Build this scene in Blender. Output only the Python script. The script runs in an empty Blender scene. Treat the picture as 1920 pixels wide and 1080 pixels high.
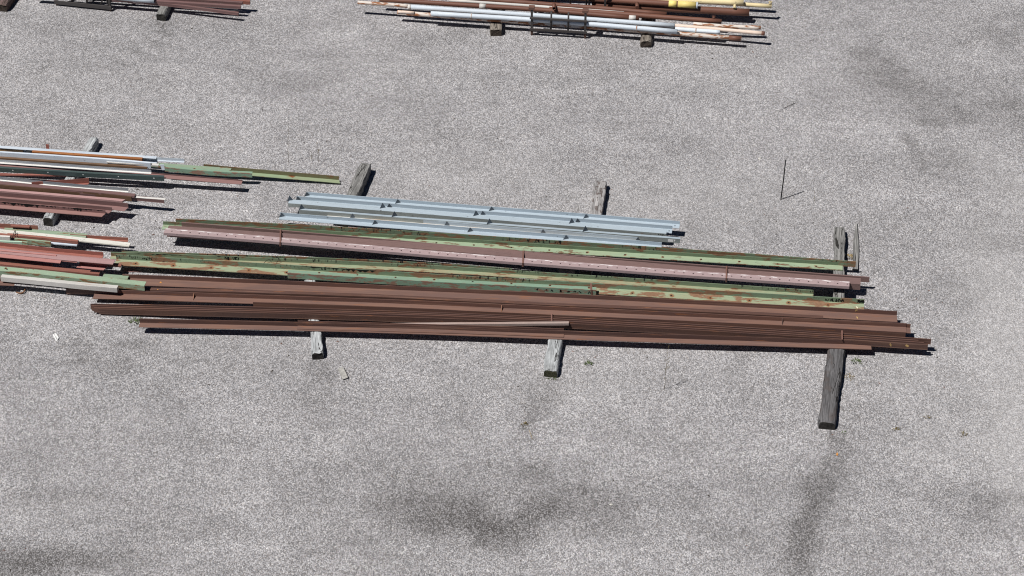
import bpy, bmesh, math, random
import numpy as np
from mathutils import Vector, Matrix

# ------------------------------------------------------------------ camera, sky, sun
scene = bpy.context.scene
COL = scene.collection
PITCH = math.radians(36.0)
FPX = 4500.0                      # focal length in pixels of a 1920 px wide picture
DIST = 39.13                      # camera to the yard centre
cam_d = bpy.data.cameras.new('camera')
cam_d.sensor_width = 36.0
cam_d.lens = FPX / 1920.0 * 36.0
cam_d.clip_start = 0.5
cam_d.clip_end = 3000
cam = bpy.data.objects.new('camera', cam_d)
COL.objects.link(cam)
cam.location = (0, -DIST * math.cos(PITCH), DIST * math.sin(PITCH))
cam.rotation_euler = (math.pi / 2 - PITCH, 0, 0)
scene.camera = cam

SUN_DIR = Vector((-0.42, -0.255, 0.871)).normalized()      # towards the sun: front left, high
world = bpy.data.worlds.new('World')
scene.world = world
world.use_nodes = True
wn = world.node_tree.nodes
wl = world.node_tree.links
wn.clear()
sky = wn.new('ShaderNodeTexSky')
sky.sky_type = 'NISHITA'
sky.sun_disc = False
sky.sun_elevation = math.asin(SUN_DIR.z)
sky.sun_rotation = math.atan2(SUN_DIR.x, SUN_DIR.y) % (2 * math.pi)
sky.altitude = 1500
sky.air_density = 0.3
sky.dust_density = 0.0
bg = wn.new('ShaderNodeBackground')
bg.inputs['Strength'].default_value = 0.05
wo = wn.new('ShaderNodeOutputWorld')
wl.new(sky.outputs[0], bg.inputs[0])
wl.new(bg.outputs[0], wo.inputs[0])

sun_d = bpy.data.lights.new('sun', 'SUN')
sun_d.energy = 5.0
sun_d.angle = math.radians(0.5)
sun_d.color = (1.0, 0.975, 0.955)
sun = bpy.data.objects.new('sun', sun_d)
COL.objects.link(sun)
sun.rotation_euler = (-SUN_DIR).to_track_quat('-Z', 'Y').to_euler()

scene.view_settings.view_transform = 'Standard'
scene.view_settings.look = 'None'
scene.view_settings.exposure = 0.04
scene.view_settings.gamma = 1.0
scene.cycles.filter_width = 1.1

# ------------------------------------------------------------------ helpers
_cp = np.array(cam.location)
_fw = np.array((0, math.cos(PITCH), -math.sin(PITCH)))
_up = np.array((0, math.sin(PITCH), math.cos(PITCH)))


def at(px, py, z=0.0):
    """Yard point at height z that the survey picture (1920 x 1080) shows at px, py."""
    d = _fw + np.array((1.0, 0, 0)) * ((px - 960) / FPX) + _up * ((540 - py) / FPX)
    t = (z - _cp[2]) / d[2]
    p = _cp + d * t
    return Vector((float(p[0]), float(p[1]), float(p[2])))


rnd = random.Random(7)


def mesh_obj(name, bm, mats, parent=None, loc=None, mat_world=None):
    me = bpy.data.meshes.new(name)
    if bm.verts.layers.float_vector.get('prof') is None:
        lay = bm.verts.layers.float_vector.new('prof')
        for v in bm.verts:
            v[lay] = v.co
    bm.normal_update()
    bm.to_mesh(me)
    bm.free()
    for m in (mats if isinstance(mats, (list, tuple)) else [mats]):
        me.materials.append(m)
    o = bpy.data.objects.new(name, me)
    COL.objects.link(o)
    if parent is not None:
        o.parent = parent
    if mat_world is not None:
        o.matrix_world = mat_world
    elif loc is not None:
        o.location = loc
    return o


def tag(o, label, cat, group=None, kind='thing'):
    o['label'] = label
    o['category'] = cat
    o['kind'] = kind
    if group:
        o['group'] = group
    return o


def box(bm, x0, x1, y0, y1, z0, z1, mi=0):
    vs = [bm.verts.new(p) for p in ((x0, y0, z0), (x1, y0, z0), (x1, y1, z0), (x0, y1, z0),
                                    (x0, y0, z1), (x1, y0, z1), (x1, y1, z1), (x0, y1, z1))]
    for f in ((0, 3, 2, 1), (4, 5, 6, 7), (0, 1, 5, 4), (1, 2, 6, 5), (2, 3, 7, 6), (3, 0, 4, 7)):
        bm.faces.new([vs[i] for i in f]).material_index = mi


def hull_prism(bm, poly, axis_vec, mi=0):
    """closed prism: poly (list of Vectors) swept by axis_vec"""
    a = [bm.verts.new(p) for p in poly]
    b = [bm.verts.new(p + axis_vec) for p in poly]
    n = len(poly)
    fs = [bm.faces.new(a[::-1]), bm.faces.new(b)]
    for i in range(n):
        fs.append(bm.faces.new((a[i], a[(i + 1) % n], b[(i + 1) % n], b[i])))
    for f in fs:
        f.material_index = mi
    bmesh.ops.recalc_face_normals(bm, faces=fs)


def tube(bm, pts, r, seg=8, cap=True, smooth=True):
    rings = []
    n = len(pts)
    for i, p in enumerate(pts):
        t = (pts[min(i + 1, n - 1)] - pts[max(i - 1, 0)]).normalized()
        u = t.cross(Vector((0, 0, 1)))
        if u.length < 1e-3:
            u = t.cross(Vector((0, 1, 0)))
        u.normalize()
        v = t.cross(u)
        rr = r[i] if isinstance(r, (list, tuple)) else r
        rings.append([bm.verts.new(p + (u * math.cos(2 * math.pi * k / seg) + v * math.sin(2 * math.pi * k / seg)) * rr)
                      for k in range(seg)])
    for a, b in zip(rings, rings[1:]):
        for k in range(seg):
            f = bm.faces.new((a[k], b[k], b[(k + 1) % seg], a[(k + 1) % seg]))
            f.smooth = smooth
    if cap:
        bm.faces.new(rings[0])
        bm.faces.new(rings[-1][::-1])
    return rings


# ------------------------------------------------------------------ materials
class NT:
    def __init__(self, name):
        self.m = bpy.data.materials.new(name)
        self.m.use_nodes = True
        self.t = self.m.node_tree
        self.t.nodes.clear()
        self.out = self.t.nodes.new('ShaderNodeOutputMaterial')
        self.b = self.t.nodes.new('ShaderNodeBsdfPrincipled')
        self.t.links.new(self.b.outputs[0], self.out.inputs[0])
        self.tc = self.t.nodes.new('ShaderNodeTexCoord')
        self.co = self.tc.outputs['Object']

    def link(self, a, b):
        self.t.links.new(a, b)

    def val(self, sock, v):
        if hasattr(v, 'is_linked') or hasattr(v, 'links'):
            self.link(v, sock)
        else:
            sock.default_value = v

    def math(self, op, a, b=0.0, c=None, clamp=False):
        n = self.t.nodes.new('ShaderNodeMath')
        n.operation = op
        n.use_clamp = clamp
        self.val(n.inputs[0], a)
        self.val(n.inputs[1], b)
        if c is not None:
            self.val(n.inputs[2], c)
        return n.outputs[0]

    def scaled(self, sx, sy, sz, off=None, co=None):
        n = self.t.nodes.new('ShaderNodeMapping')
        self.link(co or self.co, n.inputs[0])
        n.inputs['Scale'].default_value = (sx, sy, sz)
        if off is not None:
            self.link(off, n.inputs['Location'])
        return n.outputs[0]

    def noise(self, co, scale=1.0, detail=3.0, rough=0.55, dist=0.0):
        n = self.t.nodes.new('ShaderNodeTexNoise')
        self.link(co, n.inputs['Vector'])
        n.inputs['Scale'].default_value = scale
        n.inputs['Detail'].default_value = detail
        n.inputs['Roughness'].default_value = rough
        n.inputs['Distortion'].default_value = dist
        return n.outputs['Fac']

    def ramp(self, fac, a, b):
        """smooth 0..1 between a and b"""
        n = self.t.nodes.new('ShaderNodeMapRange')
        n.interpolation_type = 'SMOOTHSTEP'
        self.link(fac, n.inputs['Value'])
        n.inputs['From Min'].default_value = a
        n.inputs['From Max'].default_value = b
        return n.outputs[0]

    def mix(self, fac, a, b, mode='MIX'):
        n = self.t.nodes.new('ShaderNodeMix')
        n.data_type = 'RGBA'
        n.blend_type = mode
        self.val(n.inputs[0], fac)
        for s, v in ((n.inputs[6], a), (n.inputs[7], b)):
            if isinstance(v, tuple):
                s.default_value = (v[0], v[1], v[2], 1)
            else:
                self.link(v, s)
        return n.outputs[2]

    def xyz(self, co=None):
        n = self.t.nodes.new('ShaderNodeSeparateXYZ')
        self.link(co or self.co, n.inputs[0])
        return n.outputs

    def rand(self):
        n = self.t.nodes.new('ShaderNodeObjectInfo')
        return n.outputs['Random']

    def offset(self):
        r = self.rand()
        c = self.t.nodes.new('ShaderNodeCombineXYZ')
        self.link(self.math('MULTIPLY', r, 37.0), c.inputs[0])
        self.link(self.math('MULTIPLY', r, 91.0), c.inputs[1])
        self.link(self.math('MULTIPLY', r, 53.0), c.inputs[2])
        return c.outputs[0]

    def bump(self, h, strength=0.3, dist=0.01):
        n = self.t.nodes.new('ShaderNodeBump')
        n.inputs['Strength'].default_value = strength
        n.inputs['Distance'].default_value = dist
        self.link(h, n.inputs['Height'])
        self.link(n.outputs[0], self.b.inputs['Normal'])


def metal(name, base, vary=None, rust=0.0, rust_col=(0.2, 0.075, 0.028), rough=0.55, spec=0.3, metallic=0.0,
          holes=None, scuff=None, tar=0.0, dirt=0.25, rscale=1.0, spot=0.0, flange=None, front=None, edge=False, streak=0.0):
    """painted or weathered steel; x runs along the piece"""
    n = NT(name)
    pa = n.t.nodes.new('ShaderNodeAttribute')      # position along and across the section
    pa.attribute_name = 'prof'
    n.co = pa.outputs['Vector']
    off = n.offset()
    long = n.noise(n.scaled(0.9, 9, 9, off), 1.0, 4)
    fine = n.noise(n.scaled(7, 60, 60, off), 1.0, 3)
    speck = n.noise(n.scaled(60, 60, 60, off), 1.0, 2)
    v = vary or tuple(c * 0.72 for c in base)
    c = n.mix(n.ramp(long, 0.3, 0.7), base, v)
    c = n.mix(n.math('MULTIPLY', n.ramp(fine, 0.45, 0.75), dirt), c, tuple(x * 0.45 for x in base))
    c = n.mix(n.math('MULTIPLY', n.ramp(speck, 0.58, 0.75), 0.35), c, tuple(x * 0.5 for x in base))
    c = n.mix(n.math('MULTIPLY', n.ramp(speck, 0.42, 0.28), 0.25), c, tuple(min(1, x * 1.5) for x in base))
    tone = n.math('MULTIPLY_ADD', n.rand(), 0.5 if streak else 0.28, 0.74 if streak else 0.86)
    mul = n.t.nodes.new('ShaderNodeCombineColor')
    for i in range(3):
        n.link(tone, mul.inputs[i])
    c = n.mix(1.0, c, mul.outputs[0], 'MULTIPLY')
    X = n.xyz()
    if flange:                      # flange gets its own colours, apart from the web's
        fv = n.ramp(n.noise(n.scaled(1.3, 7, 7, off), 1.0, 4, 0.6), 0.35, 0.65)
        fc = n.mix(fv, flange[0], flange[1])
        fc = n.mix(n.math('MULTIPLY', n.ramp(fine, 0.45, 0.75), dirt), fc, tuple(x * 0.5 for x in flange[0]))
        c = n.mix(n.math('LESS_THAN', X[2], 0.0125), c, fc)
    if front:
        fc = n.mix(n.ramp(long, 0.35, 0.65), front, tuple(x * 0.75 for x in front))
        fc = n.mix(n.math('MULTIPLY', n.ramp(speck, 0.55, 0.7), 0.5), fc, tuple(x * 0.5 for x in front))
        c = n.mix(n.math('LESS_THAN', X[1], 0.001), c, fc)
    if rust > 0:
        rn = n.noise(n.scaled(3.2 * rscale, 11 * rscale, 11 * rscale, off), 1.0, 5, 0.62, 0.3)
        th = 0.74 - 0.34 * rust
        m = n.ramp(rn, th, th + 0.07)
        rc = n.mix(n.noise(n.scaled(30, 60, 60, off), 1.0, 2), tuple(x * 0.55 for x in rust_col), tuple(x * 1.35 for x in rust_col))
        c = n.mix(m, c, rc)
    if streak > 0:                  # long dusty and rusty streaks left by run-off
        s1 = n.noise(n.scaled(0.55, 34, 34, off), 1.0, 4, 0.6)
        s2 = n.noise(n.scaled(2.2, 26, 26, off), 1.0, 4, 0.65)
        c = n.mix(n.math('MULTIPLY', n.ramp(s1, 0.54, 0.68), streak), c, (0.215, 0.128, 0.095))
        c = n.mix(n.math('MULTIPLY', n.ramp(s2, 0.60, 0.70), streak), c, (0.25, 0.105, 0.05))
        c = n.mix(n.math('MULTIPLY', n.ramp(s1, 0.42, 0.30), streak * .8), c, (0.085, 0.05, 0.043))
    if edge:                        # paint chipped off along the free edges
        en = n.noise(n.scaled(5, 18, 18, off), 1.0, 4, 0.65)
        em = n.math('MULTIPLY', n.ramp(X[1], 0.022, 0.004), n.ramp(en, 0.5, 0.56))
        c = n.mix(em, c, tuple(x * 1.1 for x in rust_col))
    if spot > 0:
        sn = n.noise(n.scaled(9, 25, 25, off), 1.0, 3)
        c = n.mix(n.math('MULTIPLY', n.ramp(sn, 0.70 - 0.1 * spot, 0.76), 0.8), c, (0.05, 0.045, 0.04))
    if tar > 0:
        reg = n.ramp(n.noise(n.scaled(0.9, 0.1, 0.1, off), 1.0, 1), 0.5, 0.6)
        tn = n.noise(n.scaled(28, 4, 9, off), 1.0, 4, 0.6)
        m = n.math('MULTIPLY', n.ramp(tn, 0.60 - 0.08 * tar, 0.64), reg)
        m = n.math('MULTIPLY', m, n.ramp(X[2], 0.03, 0.05))
        c = n.mix(m, c, (0.008, 0.009, 0.009))
    if holes:
        per, x0, yc, rh, halo, dark = holes[:6]
        fx = n.math('SUBTRACT', n.math('FRACT', n.math('DIVIDE', n.math('SUBTRACT', X[0], x0), per)), 0.5)
        dx = n.math('MULTIPLY', fx, per)
        dy = n.math('SUBTRACT', X[holes[6] if len(holes) > 6 else 1], yc)
        d = n.math('SQRT', n.math('ADD', n.math('MULTIPLY', dx, dx), n.math('MULTIPLY', dy, dy)))
        if halo > 0:
            wob = n.math('MULTIPLY_ADD', n.noise(n.scaled(14, 14, 14, off), 1.0, 3), 0.09, -0.045)
            hm = n.ramp(n.math('ADD', d, wob), halo, halo * 0.45)
            c = n.mix(n.math('MULTIPLY', hm, 0.9), c, (0.23, 0.10, 0.045))
        c = n.mix(n.ramp(d, rh, rh * 0.6), c, dark)
    if scuff:
        y0, y1, sc = scuff
        sn = n.noise(n.scaled(6, 40, 40, off), 1.0, 4, 0.6)
        band = n.math('MULTIPLY', n.ramp(X[1], y0, y0 + 0.012), n.ramp(X[1], y1, y1 - 0.02))
        c = n.mix(n.math('MULTIPLY', n.ramp(sn, 0.54, 0.6), band), c, sc)
    n.link(c, n.b.inputs['Base Color'])
    n.b.inputs['Roughness'].default_value = rough
    n.b.inputs['Metallic'].default_value = metallic
    n.b.inputs['Specular IOR Level'].default_value = spec
    n.bump(fine, 0.25, 0.004)
    return n.m


def wood(name, base, dark=1.0, brown=0.0, crack=1.0, bs=4.0):
    n = NT(name)
    off = n.offset()
    g = n.noise(n.scaled(1.6, 42, 42, off), 1.0, 5, 0.65, 0.4)
    g2 = n.noise(n.scaled(3, 7, 7, off), 1.0, 4)
    c = n.mix(n.ramp(g, 0.32, 0.68), tuple(x * 0.5 for x in base), tuple(min(1, x * 1.25) for x in base))
    c = n.mix(n.math('MULTIPLY', n.ramp(g2, 0.45, 0.7), 0.55), c, tuple(x * 0.42 for x in base))
    if brown > 0:
        bn = n.noise(n.scaled(bs, bs * 2, bs * 2, off), 1.0, 4)
        c = n.mix(n.math('MULTIPLY', n.ramp(bn, 0.52, 0.62), brown), c, (0.105, 0.08, 0.07))
    ck = n.noise(n.scaled(0.55, 13, 13, off), 1.0, 3, 0.5, 0.5)
    line = n.ramp(n.math('ABSOLUTE', n.math('SUBTRACT', ck, 0.5)), 0.016, 0.004)
    c = n.mix(n.math('MULTIPLY', line, 0.92 * crack), c, (0.02, 0.018, 0.016))
    kn = n.noise(n.scaled(6, 14, 14, off), 1.0, 2)
    c = n.mix(n.math('MULTIPLY', n.ramp(kn, 0.7, 0.76), 0.75), c, (0.035, 0.03, 0.027))
    n.link(c, n.b.inputs['Base Color'])
    n.b.inputs['Roughness'].default_value = 0.9
    n.b.inputs['Specular IOR Level'].default_value = 0.15
    h = n.math('SUBTRACT', g, n.math('MULTIPLY', line, 1.2))
    n.bump(h, 0.7, 0.012)
    return n.m


def plain(name, col, rough=0.8, vary=0.4, scale=20.0, metallic=0.0):
    n = NT(name)
    f = n.noise(n.scaled(scale, scale, scale, n.offset()), 1.0, 3)
    c = n.mix(n.ramp(f, 0.3, 0.7), tuple(x * (1 - vary) for x in col), tuple(min(1, x * (1 + vary * 0.5)) for x in col))
    n.link(c, n.b.inputs['Base Color'])
    n.b.inputs['Roughness'].default_value = rough
    n.b.inputs['Metallic'].default_value = metallic
    n.b.inputs['Specular IOR Level'].default_value = 0.2
    return n.m


M = {}
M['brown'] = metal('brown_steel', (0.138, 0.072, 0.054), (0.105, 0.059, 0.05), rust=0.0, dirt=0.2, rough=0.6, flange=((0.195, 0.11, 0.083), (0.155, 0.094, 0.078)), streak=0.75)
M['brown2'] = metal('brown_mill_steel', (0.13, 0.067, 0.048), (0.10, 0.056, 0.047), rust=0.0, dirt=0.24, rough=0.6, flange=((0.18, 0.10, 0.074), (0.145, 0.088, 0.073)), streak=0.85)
M['grey'] = metal('grey_primer_steel', (0.385, 0.45, 0.50), (0.355, 0.42, 0.465), rust=0.12, dirt=0.1, rough=0.5, rscale=0.6, spot=0.2, rust_col=(0.42, 0.27, 0.16))
M['shaded_grey_plate'] = metal('grey_plate_painted_shade', (0.13, 0.155, 0.18), rust=0.1, dirt=0.2)  # gussets' shade put into their colour, darker than the grey angles
M['greyold'] = metal('weathered_grey_steel', (0.385, 0.45, 0.495), (0.355, 0.42, 0.46), rust=0.14, dirt=0.1, rough=0.6, spot=0.3, front=(0.31, 0.34, 0.325))
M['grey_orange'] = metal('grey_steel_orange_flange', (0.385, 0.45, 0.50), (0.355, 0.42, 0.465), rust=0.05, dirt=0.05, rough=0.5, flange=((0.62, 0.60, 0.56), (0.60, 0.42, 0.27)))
M['green'] = metal('green_paint_steel', (0.185, 0.25, 0.165), (0.165, 0.225, 0.15), rust=0.72, dirt=0.3, tar=0.7, rough=0.6, spot=0.5,
                   holes=(0.628, 0.03, 0.075, 0.020, 0.06, (0.015, 0.013, 0.012)), rust_col=(0.235, 0.135, 0.082), rscale=0.72,
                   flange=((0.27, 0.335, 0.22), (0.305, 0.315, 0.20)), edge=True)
M['green_clean'] = metal('green_clean_paint', (0.175, 0.235, 0.15), (0.155, 0.205, 0.125), rust=0.5, dirt=0.25, rough=0.55, rust_col=(0.16, 0.085, 0.05), rscale=0.8, spot=0.3,
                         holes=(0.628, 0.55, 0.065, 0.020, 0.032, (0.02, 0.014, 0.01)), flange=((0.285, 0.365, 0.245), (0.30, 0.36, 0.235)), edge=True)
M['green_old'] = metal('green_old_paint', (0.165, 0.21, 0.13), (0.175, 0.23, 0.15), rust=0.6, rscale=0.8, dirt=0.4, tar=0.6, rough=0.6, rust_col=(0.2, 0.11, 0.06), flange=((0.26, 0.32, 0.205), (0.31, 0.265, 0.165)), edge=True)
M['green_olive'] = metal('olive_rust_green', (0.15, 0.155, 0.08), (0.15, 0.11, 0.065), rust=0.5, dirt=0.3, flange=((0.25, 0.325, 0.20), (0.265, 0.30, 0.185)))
M['green_box'] = metal('green_box_paint', (0.22, 0.32, 0.23), (0.205, 0.30, 0.215), rust=0.27, dirt=0.15, rough=0.55, spot=0.5, rust_col=(0.23, 0.14, 0.1),
                       holes=(0.628, 0.2, 0.06, 0.018, 0.026, (0.02, 0.014, 0.01)), edge=True)
M['green_pale'] = metal('pale_green_paint', (0.265, 0.345, 0.24), (0.24, 0.31, 0.22), rust=0.46, dirt=0.3, edge=True, rscale=0.8, rust_col=(0.22, 0.13, 0.07))
M['mint'] = metal('mint_paint', (0.45, 0.58, 0.47), (0.38, 0.52, 0.40), rust=0.05, dirt=0.1)
M['pink'] = metal('faded_pink_paint', (0.43, 0.32, 0.315), (0.39, 0.295, 0.29), rust=0.12, dirt=0.14, rough=0.5, spot=0.2,
                  holes=(0.155, 0.05, 0.062, 0.015, 0.0, (0.03, 0.015, 0.015)), scuff=(0.09, 0.139, (0.78, 0.75, 0.73)))
M['mauvebrown'] = metal('faded_brown_paint', (0.175, 0.11, 0.098), (0.155, 0.10, 0.093), rust=0.14, dirt=0.4, spot=0.2)
M['mauve'] = metal('mauve_paint', (0.18, 0.104, 0.097), (0.155, 0.093, 0.088), rust=0.1, dirt=0.22, flange=((0.26, 0.148, 0.135), (0.23, 0.137, 0.128)))
M['mauve_tar'] = metal('mauve_tarred_paint', (0.19, 0.105, 0.095), (0.165, 0.095, 0.09), rust=0.1, dirt=0.22, tar=1.2, flange=((0.30, 0.165, 0.143), (0.27, 0.155, 0.14)))
M['olivebrown'] = metal('olive_brown_rust', (0.16, 0.09, 0.05), (0.12, 0.075, 0.045), rust=0.2, dirt=0.4)
M['red'] = metal('red_oxide_paint', (0.355, 0.135, 0.105), (0.29, 0.115, 0.09), rust=0.3, dirt=0.3)
M['salmon'] = metal('salmon_faded_paint', (0.45, 0.215, 0.19), (0.40, 0.185, 0.165), rust=0.2, dirt=0.22)
M['rosepink'] = metal('rose_faded_paint', (0.43, 0.27, 0.26), (0.39, 0.235, 0.225), rust=0.16, dirt=0.22)
M['redbrown'] = metal('red_brown_paint', (0.27, 0.115, 0.085), (0.24, 0.10, 0.075), rust=0.2, dirt=0.3)
M['white'] = metal('white_paint_steel', (0.64, 0.62, 0.58), (0.52, 0.50, 0.46), rust=0.3, dirt=0.12, rust_col=(0.4, 0.22, 0.1))
M['peel'] = metal('peeling_white_paint', (0.72, 0.70, 0.63), (0.62, 0.60, 0.52), rust=0.22, dirt=0.2, spot=1.2, rust_col=(0.35, 0.2, 0.09))
M['paleblue'] = metal('pale_blue_grey_paint', (0.56, 0.61, 0.66), (0.48, 0.54, 0.60), rust=0.08, dirt=0.12, spot=0.25)
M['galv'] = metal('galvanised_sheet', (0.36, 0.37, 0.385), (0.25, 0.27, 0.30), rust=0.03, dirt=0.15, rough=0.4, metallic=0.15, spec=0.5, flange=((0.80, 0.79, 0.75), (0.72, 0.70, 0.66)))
M['darkgreen'] = metal('dark_green_profile', (0.055, 0.08, 0.075), (0.045, 0.065, 0.07), rust=0.0, dirt=0.3, rough=0.4,
                       holes=(0.62, 0.3, 0.05, 0.014, 0.0, (0.6, 0.62, 0.6), 2))
M['orange'] = metal('orange_rust', (0.33, 0.14, 0.05), (0.25, 0.10, 0.04), rust=0.3, dirt=0.3, spot=0.3, rust_col=(0.55, 0.38, 0.22))
M['tan'] = metal('tan_rust', (0.30, 0.20, 0.11), (0.26, 0.16, 0.08), rust=0.25, dirt=0.4)
M['pipebrown'] = metal('brown_rust_pipe', (0.165, 0.075, 0.05), (0.14, 0.062, 0.042), rust=0.1, dirt=0.3, rust_col=(0.24, 0.12, 0.07))
M['pipewhite'] = metal('blue_white_pipe', (0.60, 0.655, 0.70), (0.55, 0.61, 0.66), rust=0.04, dirt=0.2, spot=0.15)
M['piperust'] = metal('rust_and_white_pipe', (0.70, 0.66, 0.60), (0.58, 0.48, 0.40), rust=0.72, dirt=0.25, rust_col=(0.30, 0.125, 0.055), rscale=1.6)
M['pipelightrust'] = metal('white_rusting_pipe', (0.70, 0.60, 0.52), (0.62, 0.48, 0.38), rust=0.5, dirt=0.2, rust_col=(0.38, 0.2, 0.11))
M['piperustgrey'] = metal('grey_rust_pipe', (0.36, 0.33, 0.29), (0.22, 0.17, 0.13), rust=0.7, dirt=0.4, rust_col=(0.24, 0.10, 0.045))
M['yellow'] = metal('yellow_paint', (0.80, 0.64, 0.20), (0.75, 0.60, 0.22), rust=0.04, dirt=0.1)
M['paleyellow'] = metal('pale_yellow_paint', (0.72, 0.60, 0.34), (0.66, 0.55, 0.33), rust=0.04, dirt=0.12, spot=0.5)
M['darksteel'] = metal('dark_grey_steel', (0.062, 0.058, 0.057), (0.055, 0.048, 0.045), rust=0.3, dirt=0.2, rust_col=(0.12, 0.06, 0.04))
M['rustcap'] = metal('rusty_foot_steel', (0.17, 0.09, 0.065), (0.12, 0.07, 0.055), rust=0.1, dirt=0.3)
M['palebar'] = metal('pale_worn_bar', (0.42, 0.33, 0.29), (0.38, 0.28, 0.24), rust=0.2, dirt=0.25)
M['strap'] = metal('brown_strap', (0.19, 0.10, 0.078), (0.17, 0.09, 0.07), rust=0.1, dirt=0.2)
M['gusset_orange'] = metal('orange_tipped_steel', (0.34, 0.16, 0.08), (0.2, 0.1, 0.07), rust=0.1, dirt=0.2)
M['wood'] = wood('weathered_grey_wood', (0.245, 0.24, 0.228))
M['wood_pale'] = wood('pale_grey_wood', (0.44, 0.455, 0.455), brown=0.08)
M['wood_dark'] = wood('dark_grey_wood', (0.13, 0.126, 0.127), brown=0.4, bs=3.0)
M['wood_brown'] = wood('mottled_pale_wood', (0.37, 0.355, 0.345), brown=0.8, crack=0.3, bs=9.0)
M['wood_red'] = wood('dark_red_wood', (0.15, 0.105, 0.095))
M['wood_tan'] = wood('tan_grey_wood', (0.25, 0.22, 0.185), brown=0.3)
M['endgrain'] = plain('dark_end_grain', (0.030, 0.028, 0.025), 0.95, 0.5, 30)
M['endgrain_brown'] = plain('brown_end_grain', (0.055, 0.043, 0.034), 0.95, 0.5, 30)
M['endgrain_moss'] = plain('mossy_end_grain', (0.048, 0.048, 0.028), 0.95, 0.6, 40)
M['chalk_orange'] = plain('orange_chalk', (0.62, 0.28, 0.07), 0.9, 0.4, 60)
M['chalk_yellow'] = plain('yellow_chalk', (0.5, 0.33, 0.14), 0.9, 0.5, 60)
M['chalk_pale'] = plain('pale_chalk', (0.72, 0.70, 0.5), 0.9, 0.4, 60)
M['ink'] = plain('black_marker', (0.008, 0.009, 0.009), 0.7, 0.3, 40)
M['wire'] = plain('black_wire', (0.03, 0.024, 0.02), 0.6, 0.4, 40)
M['wire_rust'] = plain('rusty_wire', (0.2, 0.1, 0.05), 0.7, 0.4, 40)
M['rod'] = plain('black_rod', (0.014, 0.014, 0.015), 0.6, 0.3, 40)
M['paper'] = plain('white_paper', (0.72, 0.72, 0.70), 0.8, 0.12, 40)
M['card'] = plain('grey_cardboard', (0.36, 0.35, 0.325), 0.85, 0.25, 30)
M['stem'] = plain('dry_weed_stem', (0.20, 0.16, 0.08), 0.85, 0.4, 60)
M['leaf'] = plain('green_weed_leaf', (0.12, 0.165, 0.06), 0.7, 0.5, 60)
M['straw'] = plain('straw_grass', (0.36, 0.28, 0.15), 0.85, 0.4, 60)
M['stone'] = plain('pale_stone', (0.52, 0.50, 0.46), 0.9, 0.3, 40)
M['plug'] = plain('black_rubber', (0.03, 0.032, 0.035), 0.5, 0.3, 40)


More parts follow.
